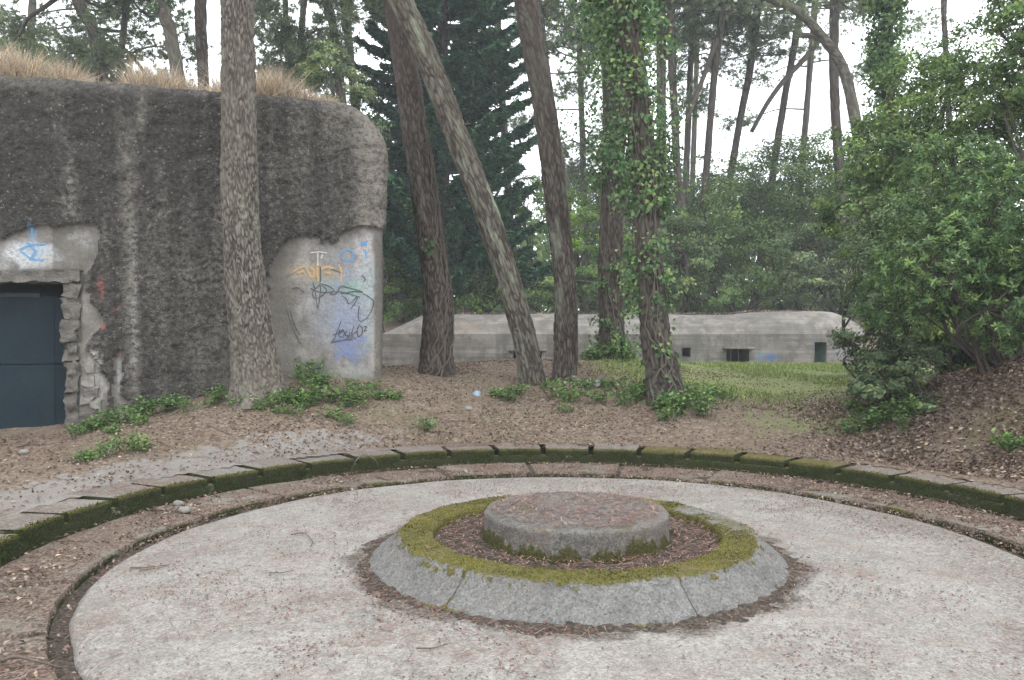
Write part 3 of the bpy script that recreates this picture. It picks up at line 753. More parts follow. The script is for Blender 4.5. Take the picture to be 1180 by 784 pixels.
opening = in_poly(bx + (fbm(base, 7, 3, 231) - .5) * 7 * (bx > 60), by, [(-400, 325), (72, 325), (76, 345), (74, 420), (78, 470), (74, 520), (-400, 520)])
near_open = in_poly(bx, by, [(-60, 312), (95, 312), (92, 345), (90, 480), (90, 510), (-60, 510)])
dd = np.where(ex, smooth_, rough)
dd = np.where(near_open, -0.10 + (fbm(base, 8, 3, 235) - .5) * 0.06, dd)
dd *= np.where(Z < 4.9, 1, 0.8)
front = base + nrm * dd[:, None]
# paint: (px, py, rx, ry, colour, amount)
blobs = [(398, 345, 40, 55, (0.36, 0.38, 0.42), .6), (385, 330, 22, 14, (0.24, 0.36, 0.34), .7), (396, 372, 26, 16, (0.22, 0.28, 0.46), .75), (424, 318, 10, 14, (0.18, 0.44, 0.42), .7), (360, 318, 22, 8, (0.48, 0.38, 0.26), .6), (404, 398, 22, 17, (0.13, 0.20, 0.42), .95), (405, 345, 26, 40, (0.27, 0.33, 0.47), .75), (412, 332, 14, 10, (0.20, 0.50, 0.33), .75), (420, 300, 11, 35, (0.50, 0.47, 0.48), .8),
         (425, 350, 9, 60, (0.42, 0.50, 0.52), .7), (365, 312, 30, 9, (0.50, 0.37, 0.20), .55), (408, 428, 22, 9, (0.38, 0.42, 0.38), .6), (433, 400, 8, 40, (0.46, 0.42, 0.37), .6),
         (375, 370, 18, 22, (0.28, 0.33, 0.38), .5), (350, 300, 8, 22, (0.45, 0.42, 0.40), .6), (356, 355, 10, 14, (0.44, 0.42, 0.42), .5), (370, 430, 10, 12, (0.20, 0.30, 0.20), .4),
         (30, 292, 34, 16, (0.60, 0.62, 0.64), .95), (38, 289, 12, 8, (0.20, 0.42, 0.62), .85), (36, 268, 5, 9, (0.20, 0.40, 0.62), .7), (90, 275, 16, 10, (0.42, 0.42, 0.41), .7),
         (115, 334, 5, 18, (0.36, 0.13, 0.12), 1.0), (134, 357, 4, 4, (0.42, 0.20, 0.18), .9), (119, 378, 4, 6, (0.40, 0.16, 0.15), .8), (138, 405, 3, 5, (0.45, 0.25, 0.24), .8),
         (109, 440, 10, 36, (0.56, 0.53, 0.50), .95), (137, 430, 3, 24, (0.50, 0.49, 0.49), .9), (155, 380, 4, 60, (0.34, 0.33, 0.32), .7), (154, 300, 5, 40, (0.30, 0.29, 0.28), .6)]
kx_, ky_, kz_ = fbm(base, 9, 4, 501), fbm(base, 9, 4, 511), fbm(base * np.array([3, 3, .7]), 6, 4, 521)
paint = np.zeros((len(base), 3)); amt = np.zeros(len(base))
for (cx_, cy_, rx, ry, c, a) in blobs:
    wx_ = bx + (kx_ - .5) * min(rx * 2.2, 34) - cx_; wy_ = by + (ky_ - .5) * min(ry * 2.2, 40) - cy_
    q = np.exp(-((wx_ / rx) ** 2 + (wy_ / ry) ** 2) ** 2.2) * min(a * 1.25, 1) * np.clip(.4 + 1.3 * kz_, 0, 1)
    k_ = q / np.maximum(np.maximum(amt, q), 1e-6) * (q > 0.02)
    wgt = (q / (q + amt + 1e-6))[:, None]
    paint = paint * (1 - wgt) + np.array(c) * wgt; amt = np.maximum(amt, q)
paintc = np.concatenate([paint, np.ones((len(base), 1))], 1)
pale = 0.75 * np.exp(-((bx - 150 + (by - 300) * -.03) / 9) ** 2) * sstep(95, 190, by) * (1 - .4 * sstep(420, 470, by)) * (0.4 + fbm(base, 3, 3, 241))
pale = np.maximum(pale, 0.95 * sstep(400, 424, bx) * sstep(300, 255, by) + 0.55 * sstep(345, 400, bx) * sstep(190, 110, by))  # paler gravelly corner; the extra skylight it catches is painted into the colour
pale = np.maximum(pale, 0.30 * sstep(115, 90, by)); pale = np.maximum(pale, .5 * np.exp(-((bx - 163) / 6) ** 2 - ((by - 130) / 20) ** 2) * 1.4)
pale = np.maximum(pale, 0.5 * sstep(200, 260, bx) * sstep(350, 440, by) * fbm(base, 2, 3, 247))
dirt = np.clip(0.9 * sstep(431, 436, bx) * sstep(262, 290, by) + 0.85 * sstep(352, 318, bx + (fbm(base, 3, 3, 253) - .5) * 50) + 0.9 * sstep(420, 446, by) * (bx > 300) * fbm(base, 4, 3, 251) * 1.4, 0, 1)
dirt = np.where((bx < 200), np.clip(0.75 * sstep(278, 262, by + (bx - 40) * .05) * (bx < 85) + 0.5 * (bx > 60) * (by < 320) + .35 * (by > 320), 0, 1), dirt)
Qf = grid_faces(len(zs), len(us))
op_f = opening[Qf].all(1)
ex_f = (ex | near_open)[Qf].sum(1) >= 2
jm_f = near_open[Qf].all(1)
def sub(Fq, Vall, attrs):
    u, inv = np.unique(Fq, return_inverse=True)
    return Vall[u], inv.reshape(Fq.shape), {k_: v[u] for k_, v in attrs.items()}
at = {'paint': paintc, 'paint_amount': amt, 'pale': pale, 'dirt': dirt}
Vs, Fq, A = sub(Qf[~op_f & ~ex_f], front, at)
obj('rough_wall', Vs, Fq, MAT['coat'], bunker, F0, attrs=A)
# the sides and roof
bi = np.concatenate([np.arange(len(zs)) * len(us) + len(us) - 1, (len(zs) - 1) * len(us) + np.arange(len(us) - 2, -1, -1)])
ws = np.concatenate([[RF], RF + np.cumsum(0.03 * 1.16 ** np.arange(27))]); ws = ws[ws < 9]
S_b = base[bi]; g3 = (g2[bi][:, :1] * d_ + g2[bi][:, 1:] * np.array([0, 0, 1.0]))
VV = (S_b[:, None, :] + (ws - RF)[None, :, None] * e_[None, None, :]).reshape(-1, 3); NN = np.repeat(g3, len(ws), 0)
dd2 = (fbm(VV, 1.2, 3, 211) - .5) * 0.10 + (fbm(VV * np.array([1, 1, 1.1]), 7, 4, 215) - .5) * 0.075 + (vnoise(VV, 30, 219) - .5) * 0.030
exb = np.repeat(ex[bi], len(ws)); w_ = np.tile(ws, len(bi))
dd2 = np.where(exb & (w_ < 0.8), -0.072 + (fbm(VV, 1.5, 3, 221) - .5) * 0.016, dd2)
zb = np.repeat(Z[bi], len(ws)); dd2 *= np.where(zb < 4.9, 1, 0.8)
VV = VV + NN * dd2[:, None]; n = len(VV)
obj('rough_flank_and_roof', VV, grid_faces(len(bi), len(ws)), MAT['coat'], bunker, F0, attrs={'pale': np.full(n, .45), 'paint': np.ones((n, 4)), 'paint_amount': np.zeros(n)})
for right, lab in ((True, 'smooth pale bare patch covered with faded graffiti'), (False, 'smooth bare patch with blue scribble round the doorway')):
    a_, b_, c_ = sub(Qf[~op_f & ex_f & ~jm_f & ((bx[Qf[:, 0]] > 230) == right)], front, at)
    o = obj('bare_wall_patch', a_, b_, MAT['patch'], bunker, F0, attrs=c_); o['label'] = lab
obj('broken_jamb', *sub(Qf[~op_f & jm_f], front, at)[:2], MAT['jamb'], bunker, F0)
# doorway: reveal, lintel, door
def bpt(u, w, z): return F0 + u * d_ + w * e_ + np.array([0, 0, z])
def bbox(name, u0, u1, w0, w1, z0, z1, mat, parent, rough=0.0, nseg=1, seed=0, smooth=False):
    S = Soup()
    n1 = max(2, int((u1 - u0) * nseg) + 1); n2 = max(2, int((w1 - w0) * nseg) + 1); n3 = max(2, int((z1 - z0) * nseg) + 1)
    def fc(A, B, fn):
        a, b = np.meshgrid(A, B, indexing='ij'); return np.stack(fn(a.ravel(), b.ravel()), 1), grid_faces(len(A), len(B))
    a1, a2, a3 = np.linspace(u0, u1, n1), np.linspace(w0, w1, n2), np.linspace(z0, z1, n3)
    for v_, q_ in (fc(a1, a3, lambda a, b: (a, a * 0 + w0, b)), fc(a3, a1, lambda a, b: (b, a * 0 + w1, a)), fc(a3, a2, lambda a, b: (a * 0 + u0, b, a)),
                   fc(a2, a3, lambda a, b: (a * 0 + u1, a, b)), fc(a1, a2, lambda a, b: (a, b, a * 0 + z1)), fc(a2, a1, lambda a, b: (b, a, a * 0 + z0))):
        p = to_world(v_[:, 0], v_[:, 1], v_[:, 2])
        if rough: p = p + np.stack([fbm(p + 3 * i_, 9, 3, seed + i_) - .5 for i_ in range(3)], 1) * rough
        S.add(p, Q=q_[:, ::-1])
    return S.obj(name, mat, parent, F0, smooth=smooth)
ud, zd = wall_pt(74, 420)[0], wall_pt(40, 325)[1]
bbox('reveal', -3.2, -2.9, 0.06, 1.2, -0.3, zd + .1, MAT['jamb'], bunker)
bbox('reveal', ud + 0.03, ud + 0.25, 0.10, 1.2, -0.3, zd + .1, MAT['jamb'], bunker)
bbox('reveal_head', -3.2, ud + .2, 0.13, 1.2, zd + 0.03, zd + .3, MAT['jamb'], bunker)
bbox('lintel', -3.3, wall_pt(92, 320)[0], 0.02, 0.30, wall_pt(40, 325)[1], wall_pt(40, 312)[1], MAT['jamb'], bunker, rough=0.10, nseg=34, seed=3, smooth=True)
bbox('lintel_end_stone', wall_pt(72, 320)[0], wall_pt(92, 320)[0], 0.005, 0.2, wall_pt(80, 323)[1], wall_pt(80, 311)[1], MAT['jamb'], bunker, rough=0.05, nseg=30, seed=9, smooth=True)
for i_, (ya, yb, xa, xb) in enumerate([(326, 343, 73, 91), (344, 368, 72, 90), (369, 396, 72, 89), (397, 416, 73, 90), (417, 452, 76, 90), (453, 494, 74, 90)]):
    bbox('jamb_stone', wall_pt(xa, 400)[0], wall_pt(xb, 400)[0], 0.03 + .02 * (i_ % 2), 0.24, wall_pt(80, yb)[1], wall_pt(80, ya)[1] - .008, MAT['jamb'], bunker, rough=0.16, nseg=34, seed=20 + i_, smooth=True)
# loose white rubble bricks in the broken edge low beside the door
for i_, (xa, xb, ya, yb) in enumerate([(93, 108, 434, 446), (96, 112, 448, 456), (92, 106, 458, 467), (104, 116, 462, 472), (93, 112, 474, 486), (97, 110, 420, 431)]):
    bbox('rubble_brick', wall_pt(xa, 450)[0], wall_pt(xb, 450)[0], 0.025, 0.14, wall_pt(100, yb)[1], wall_pt(100, ya)[1], MAT['pale_brick' if i_ % 3 != 1 else 'jamb'], bunker, rough=0.11, nseg=30, seed=40 + i_, smooth=True)
door = empty('door', F0, None); door.parent = bunker; door.location = (0, 0, 0)
zt, zm, zb_ = wall_pt(30, 341, .4)[1], wall_pt(30, 420, .4)[1], wall_pt(30, 500, .4)[1]
u1 = wall_pt(76, 420, .4)[0] + .1
bbox('door_panel', -2.85, u1, 0.40, 0.44, zm + .006, zt, MAT['door'], door, rough=0.008, nseg=8)
bbox('door_panel', -2.85, u1, 0.402, 0.44, zb_ - .02, zm - .006, MAT['door'], door, rough=0.008, nseg=8, seed=4)
bbox('door_bottom_rail', -2.85, u1, 0.385, 0.40, zb_ - .02, zb_ + .07, MAT['door'], door)
bbox('door_top_rail', -2.85, wall_pt(46, 341, .4)[0], 0.385, 0.45, zt - .02, zt + .035, MAT['door_worn'], door)
bbox('door_stile', wall_pt(60, 420, .4)[0], wall_pt(63, 420, .4)[0], 0.388, 0.402, zb_ + .08, zt - .03, MAT['door'], door)
bbox('dark_passage', -3.0, u1 + .1, 1.15, 1.25, -0.3, zd + .2, MAT['dark_hollow'], bunker)
bbox('threshold', -3.0, ud + .1, -0.25, 0.5, 0.0, zb_ - .022, MAT['jamb'], bunker, rough=0.02, nseg=10, smooth=True)
# graffiti strokes: thin paint ribbons 6 mm proud of the bare patch
def ribbons(name, strokes, mat, width, scale=.2807, ox=300, oy=240, w=0.064):
    S = Soup()
    for s_ in strokes:
        pts = np.array([(*wall_pt(ox + a * scale, oy + b * scale, w),) for a, b in s_])
        n_ = max(8, len(pts) * 7); c = catmull(np.stack([pts[:, 0], pts[:, 1], pts[:, 0] * 0], 1), n_)[:, :2]
        t = unit(np.gradient(c, axis=0)); nn = np.stack([-t[:, 1], t[:, 0]], 1)
        wd = width * (0.55 + 0.6 * vnoise(np.stack([np.arange(n_) * .35, np.zeros(n_), np.full(n_, len(S.V))], 1)))[:, None]
        a, b = c + nn * wd * .5, c - nn * wd * .5
        u = np.stack([a, b], 1).reshape(-1, 2)
        wdp = np.full(len(u), w); edge = UMAX - u[:, 0]; fcl = np.clip(1 - edge / RF, 0, 1); wdp += RF - np.sqrt(np.maximum(RF ** 2 - (RF * fcl) ** 2, 0))
        bp = to_world(u[:, 0], wdp * 0, u[:, 1])
        wdp += 0.0 - (fbm(bp, 1.5, 3, 221) - .5) * 0.016
        S.add(to_world(u[:, 0], wdp, u[:, 1]), Q=grid_faces(n_, 2))
    return S.obj(name, mat, bunker, F0)
ribbons('black_graffiti', [[(332, 462), (318, 500), (304, 535), (290, 556)], [(298, 520), (320, 512), (342, 498)], [(326, 498), (322, 520), (334, 530), (346, 514), (338, 504), (326, 516)],
    [(356, 504), (348, 520), (360, 524), (352, 540), (342, 538)], [(368, 510), (362, 536)], [(384, 484), (376, 512), (370, 540)], [(396, 506), (378, 522), (392, 540)], [(408, 476), (398, 500), (402, 526), (416, 518), (420, 494), (410, 484)],
    [(424, 488), (436, 486), (426, 504), (438, 500)], [(290, 552), (330, 544), (380, 538)], [(216, 306), (226, 350), (236, 410), (244, 360), (246, 318), (214, 346), (230, 372), (272, 340), (250, 312), (280, 320), (302, 336), (288, 352), (312, 350), (332, 322), (372, 330), (420, 344), (384, 342), (330, 352)],
    [(206, 330), (250, 346), (330, 344), (410, 366)], [(340, 360), (352, 372), (366, 392), (400, 362), (388, 390), (368, 416)], [(406, 402), (402, 440), (410, 464), (436, 452), (456, 420), (466, 384), (440, 360), (422, 352)],
    [(128, 330), (156, 328), (182, 346)], [(246, 240), (248, 280), (244, 318)], [(108, 416), (124, 470), (150, 530), (166, 556)], [(122, 420), (140, 480), (162, 520)], [(416, 276), (430, 290), (424, 302)], [(290, 250), (340, 268)]], MAT['ink'], 0.016)
ribbons('orange_graffiti', [[(136, 260), (160, 244), (184, 240)], [(190, 240), (196, 262), (212, 284)], [(236, 240), (234, 270), (238, 300)], [(250, 252), (276, 240), (300, 250)], [(322, 232), (334, 262), (330, 304)], [(150, 266), (180, 258)], [(206, 240), (222, 262), (216, 286)], [(268, 262), (290, 270)]], MAT['orange'], 0.034)
ribbons('blue_graffiti', [[(320, 198), (336, 178), (362, 170), (380, 184), (376, 214), (352, 214), (334, 204)], [(380, 180), (378, 220)], [(410, 142), (438, 140)], [(412, 150), (438, 150)], [(430, 170), (436, 204)]], MAT['blue'], 0.026)
ribbons('white_graffiti', [[(204, 184), (240, 180), (272, 184)], [(236, 184), (236, 236)], [(250, 206), (256, 190)]], MAT['white'], 0.02)
ribbons('blue_scribble', [[(22, 288), (36, 282), (52, 281)], [(24, 290), (36, 298), (50, 300)], [(30, 278), (40, 290), (34, 300)], [(36, 256), (37, 270)]], MAT['blue'], 0.03, 1, 0, 0, 0.064)

# ------------------------------------------------------------------ the low bunker across the clearing
YB = 27.6
low = empty('low_bunker', (4, YB, 0.3), 'long low pale concrete bunker with sloping roof and small openings', 'bunker')
def xb(px, Y=YB): return (px - IW / 2) / F * Y
def zb2(py, Y=YB): return EYE - (py - HORIZON) / F * Y
holes = [(xb(591), xb(624), zb2(427), zb2(405)), (xb(786.5), xb(796), zb2(411), zb2(401)), (xb(838), xb(864), zb2(418), zb2(402.5)), (xb(940.5), xb(954), zb2(421), zb2(394.5))]
xs = np.unique(np.round(np.concatenate([np.arange(-6.2, 12.6, 0.12), np.array([h_ for h in holes for h_ in h[:2]])]), 4))
zs2 = np.unique(np.round(np.concatenate([np.linspace(-0.3, 1.42, 24), np.array([h_ for h in holes for h_ in h[2:]])]), 4))
def crest(x):
    xp = [xb(c, 31) for c in (430, 446, 470, 492, 520, 835, 862, 935, 962, 990, 1010)]
    zp = [EYE + (HORIZON - c) / F * 31 for c in (391, 389, 376, 364.5, 363, 363, 360, 360, 365, 375, 382)]
    return np.interp(x, xp, zp)
def yfront(x):   # right end curves away
    return YB + 0.02 * (x - 3) + np.where(x > 10.6, ((x - 10.6) / 2.0) ** 2 * 1.6, 0)
Xg, Zg = np.meshgrid(xs, zs2)
Vw = np.stack([Xg.ravel(), yfront(Xg.ravel()), Zg.ravel()], 1)
bz = 1.42
board = ((Vw[:, 2] + .3) / .19); bo = np.floor(board)
Vw[:, 1] += (fbm(Vw, 1.5, 3, 301) - .5) * 0.05 + (_h(bo, bo * 0, bo * 0, 3) - .5) * 0.02
Qw = grid_faces(len(zs2), len(xs))
cx_, cz_ = Vw[Qw][:, :, 0].mean(1), Vw[Qw][:, :, 2].mean(1)
inside = np.zeros(len(Qw), bool)
for h in holes: inside |= (cx_ > h[0]) & (cx_ < h[1]) & (cz_ > h[2]) & (cz_ < h[3])
def m_low():
    m = M('pale_boarded_concrete'); p = m.pos()
    n = m.noise(0.8, 6, p); nb = m.noise(1.2, 4, m.mapping(p, (0.35, 0.35, 8))); ns = m.noise(2.5, 5, m.mapping(p, (1.2, 1.2, 0.25))); n2 = m.noise(18, 4, p, 0.7)
    c = m.mix(m.ramp(n, [(0.3, 0.0), (0.7, 1.0)]), (0.30, 0.275, 0.25), (0.205, 0.188, 0.168))
    c = m.mix(m.ramp(nb, [(0.45, 0.0), (0.62, 0.6)]), c, (0.13, 0.122, 0.11))
    c = m.mix(m.ramp(ns, [(0.48, 0.0), (0.68, 0.75)]), c, (0.115, 0.11, 0.098))
    nq = m.noise(2.4, 6, p, 0.75); c = m.mix(m.ramp(nq, [(0.47, 0.0), (0.62, 0.75)]), c, (0.125, 0.112, 0.095))
    c = m.mix(m.ramp(n2, [(0.60, 0.0), (0.75, 0.4)]), c, (0.16, 0.15, 0.14))
    pf_ = m.attr('paint_amount'); c = m.mix(m.math('MULTIPLY', pf_, m.ramp(n2, [(0.35, 0.4), (0.6, 1.0)])), c, m.attr('paint', 'Color'))
    return m.principled(c, 0.93, m.bump(m.math('ADD', n2, nb), 0.4, 0.02), spec=0.15)
MAT['low'] = m_low()
lx, lz = project(Vw)
def low_paint(lx, lz):
    a = np.zeros(len(lx)); c = np.zeros((len(lx), 3))
    for (x_, y_, rx, ry, col, am) in [(888, 412, 9, 5, (0.10, 0.16, 0.34), .95), (876, 411, 5, 5, (0.20, 0.32, 0.42), .8), (968, 408, 8, 8, (0.22, 0.23, 0.28), .6), (900, 399, 7, 9, (0.20, 0.185, 0.165), .7), (880, 398, 5, 6, (0.21, 0.19, 0.17), .6), (938, 398, 2, 8, (0.20, 0.21, 0.30), .6),
                                       (885, 387, 6, 2, (0.12, 0.11, 0.10), .7), (907, 381, 2, 6, (0.15, 0.145, 0.14), .7), (940, 388, 6, 6, (0.17, 0.155, 0.14), .6), (925, 379, 9, 4, (0.18, 0.19, 0.165), .7), (460, 390, 6, 4, (0.12, 0.11, 0.1), .6), (540, 378, 14, 5, (0.35, 0.24, 0.17), .4)]:
        q = np.exp(-(((lx - x_) / rx) ** 2 + ((lz - y_) / ry) ** 2) ** 1.5) * am; w = (q / (q + a + 1e-6))[:, None]; c = c * (1 - w) + np.array(col) * w; a = np.maximum(a, q)
    return {'paint': np.concatenate([c, np.ones((len(a), 1))], 1), 'paint_amount': a}
Vq, Fq, A = sub(Qw[~inside], Vw, low_paint(lx, lz))
obj('front_wall', Vq, Fq, MAT['low'], low, (4, YB, 0.3), attrs=A)
# roof: rounded shoulder, then slope to the crest, then flat under the earth
topy = Vw[-len(xs):, 1]; ts = np.concatenate([np.linspace(0, 1, 30) ** 1.4, [1.3, 1.8, 2.6]])
Rv = []
for t in ts:
    yy = topy + 2.9 * t; ce = np.maximum(crest(xs), 0.9); kz = 1 - (1 - min(t, 1)) ** 4.2
    hump = sstep(7.6, 8.8, xs) * sstep(12.4, 10.6, xs)
    kz2 = kz * (1 - hump) + hump * (1 - (1 - min(t, 1)) ** 7.0)
    zz = bz + (ce - bz) * kz2 - max(0, t - 1) * .12
    Rv.append(np.stack([xs, yy, zz], 1))
Rv = np.array(Rv).reshape(-1, 3)
m_ = np.tile(np.arange(len(ts))[:, None] > 0, (1, len(xs))).ravel()
Rv[:, 2] += m_ * (fbm(Rv, 0.9, 3, 311) - .5) * 0.08
lx, lz = project(Rv)
obj('roof', Rv, grid_faces(len(ts), len(xs)), MAT['low'], low, (4, YB, 0.3), attrs=low_paint(lx, lz))
def recess(name, h, depth, mat, back=None):
    x0, x1, z0, z1 = h; ya = float(yfront(np.array([(x0 + x1) / 2]))[0]) - .03; yb = ya + depth
    V_ = np.array([[x0, ya, z0], [x1, ya, z0], [x1, ya, z1], [x0, ya, z1], [x0, yb, z0], [x1, yb, z0], [x1, yb, z1], [x0, yb, z1]])
    return obj(name, V_, np.array([[0, 4, 7, 3], [1, 2, 6, 5], [3, 7, 6, 2], [0, 1, 5, 4], [4, 5, 6, 7]]), mat, low, (4, YB, .3), smooth=False)
recess('embrasure', holes[0], 1.0, MAT['dark_hollow']); recess('air_hole', holes[1], 0.6, MAT['dark_hollow'])
recess('embrasure', holes[2], 1.0, MAT['dark_hollow']); recess('doorway', holes[3], 0.7, MAT['green_inner'])
def lbox(name, x0, x1, y0, y1, z0, z1, mat=None):
    V_, Q_ = box_vf(x0, x1, y0, y1, z0, z1); return obj(name, V_, Q_, mat or MAT['low'], low, (4, YB, .3), smooth=False, attrs={'paint': np.zeros((8, 4)), 'paint_amount': np.zeros(8)})
lbox('lintel', xb(586), xb(630), YB - .30, YB + .02, zb2(405), zb2(402)); lbox('lintel', xb(834), xb(868), YB - .22, YB + .16, zb2(402.5), zb2(400))
lbox('pier', xb(587), xb(591.5), YB - .2, YB + .02, zb2(430), zb2(405.2)); lbox('pier', xb(624), xb(628), YB - .2, YB + .02, zb2(430), zb2(405.2))
lbox('grille_post', xb(844), xb(845), YB + .25, YB + .28, holes[2][2], holes[2][3]); lbox('grille_post', xb(853), xb(854), YB + .25, YB + .28, holes[2][2], holes[2][3])

# ------------------------------------------------------------------ trees
def bark_tube(S, path, rad, nseg, nring, flare=0.0, seed=0, depth=0.02, cell=9.0, cap=True):
    V_, Q_, T_, D_, L_, th_, r_ = tube(path, rad, nseg, nring, cap)
    n_ = nseg * nring
    co = np.stack([np.cos(th_) * r_, np.sin(th_) * r_, L_ * 0.24], 1) + seed * 3.7
    wob = co + (np.stack([fbm(co, 16, 2, seed + 60), fbm(co, 16, 2, seed + 61), fbm(co, 16, 2, seed + 62)], 1) - .5) * 0.075
    fu, ci = worley(wob, cell * 2.0, seed)
    d = .95 * depth * (np.minimum(fu, .30) / .30 - .6) + depth * 2.0 * (fbm(co, 4, 2, seed + 5) - .5) + depth * .8 * (ci - .5) + depth * .7 * (fbm(co, 60, 2, seed + 9) - .5)
    lob = 1 + flare * 1.35 * np.exp(-L_ / 0.26) * (1 + .6 * np.sin(th_ * 5 + seed + .8 * np.sin(th_ * 2 + seed)) * np.exp(-L_ / .4))
    C_ = V_[:n_] - D_ * r_[:, None]
    V_[:n_] = C_ + D_ * (r_ * lob + d)[:, None]
    pad_ = 1 if cap else 0
    S.add(V_, Q=Q_, T=T_, bark_co=np.vstack([co, co[-1:]] if cap else [co]), furrow=np.concatenate([fu, fu[-1:]] if cap else [fu]), cell=np.concatenate([ci, ci[-1:]] if cap else [ci]))
    return C_.reshape(nring, nseg, 3)[:, 0], r_.reshape(nring, nseg)[:, 0]

def pine_crown(seed, nl=15, rad=3.2, hgt=3.6):
    """limbs and needle tufts of a pine head, base of the head at the origin; returns (limb soup, needle soup)"""
    global rng
    keep_rng = rng; rng = np.random.default_rng(seed)
    LS, NS = Soup(), Soup()
    for i in range(nl):
        z0 = hgt * (i / nl) * 0.85; a = i * 2.4 + rng.uniform(-.4, .4); ln = rad * (1 - 0.5 * i / nl) * rng.uniform(.7, 1.1)
        dr = np.array([math.cos(a), math.sin(a), 0]); end = np.array([0, 0, z0]) + dr * ln + np.array([0, 0, rng.uniform(.2, 1.1)])
        mid = np.array([0, 0, z0]) + dr * ln * .5 + np.array([0, 0, rng.uniform(-.1, .3)]) + rng.normal(size=3) * .15
        path = [np.array([0, 0, z0]), mid, end]
        v_, q_, t_, *_ = tube(path, [0.055, .035, .012], 5, 9); LS.add(v_, Q=q_, T=t_)
        c = catmull(path, 14)
        for j in range(14):
            b = c[rng.integers(5, 14)]; e = b + unit(rng.normal(size=3) * np.array([1, 1, .45]) + dr * .6 + np.array([0, 0, .35])) * rng.uniform(.35, .9)
            v_, q_, t_, *_ = tube([b, e], [.014, .006], 3, 3); LS.add(v_, Q=q_, T=t_)
            for q in range(rng.integers(5, 8)):
                s_ = b + (e - b) * rng.uniform(.45, 1.1) + rng.normal(size=3) * .12; ax = unit((e - b) + rng.normal(size=3) * .5)
                add_tuft(NS, s_, ax, rng.uniform(.16, .26), 16)
    rng = keep_rng
    return LS, NS
def add_tuft(NS, s_, ax, ln, k, tint=None, wd=0.018):
    dv = unit(rng.normal(size=(k, 3)) * .75 + ax * 0.8)
    b = s_ + rng.normal(size=(k, 3)) * .02; sd_ = unit(np.cross(dv, rng.normal(size=(k, 3)))) * wd
    V_ = np.stack([b - sd_, b + sd_, b + dv * ln], 1).reshape(-1, 3)
    NS.add(V_, T=np.arange(3 * k).reshape(-1, 3), tint=np.full(3 * k, rng.uniform(.15, .8) if tint is None else tint))
CROWNS = []
for s_ in range(4):
    LS, NS = pine_crown(400 + s_, rad=2.9 + .3 * s_)
    a, b, c = LS.arrays(); l_me = make_mesh('limbs', a, b, MAT['limb']); a, b, c = NS.arrays(); n_me = make_mesh('crown', a, b, MAT['needle'], smooth=False, attrs=c)
    CROWNS.append((l_me, n_me))

def ivy_leaves(C, r, lo, hi, n, spread, size, seed):
    """ivy leaf cloud round a trunk centre line between fractions lo..hi; spread(fraction) gives the bulge in metres"""
    g = np.random.default_rng(seed)
    pts = []; nr = []
    ncl = max(6, n // 28)
    for k_ in range(ncl):
        f_ = lo + (hi - lo) * g.random(); i_ = int(f_ * (len(C) - 1)); a = g.uniform(0, 2 * np.pi); bulge = spread(f_) * g.uniform(.15, 1.0)
        out = np.array([math.cos(a), math.sin(a), 0]); c = C[i_] + out * (r[i_] + bulge)
        m_ = 28; sp = .06 + bulge * .32
        p = c + g.normal(size=(m_, 3)) * sp; p[:, 2] -= .02
        dd_ = p - C[i_]; dd_[:, 2] = 0; dl = np.linalg.norm(dd_, axis=1); short = dl < r[i_] + .015
        p[short] += unit(dd_[short]) * (r[i_] + .03 - dl[short])[:, None]
        pts.append(p); nr.append(unit(out + np.array([0, 0, .45]) + g.normal(size=(m_, 3)) * .55))
    p = np.concatenate(pts); nn = np.concatenate(nr); k_ = len(p)
    dirs = np.array([0, 0, -1.0]) + g.normal(size=(k_, 3)) * .6
    V_, T_ = leaves(p, nn, dirs, g.uniform(.7, 1.25, k_) * size, g.uniform(.75, 1.1, k_) * size)
    tint = np.repeat(np.repeat(np.clip(g.normal(.5, .22, ncl), 0, 1), 28), 4)
    return V_, T_, tint

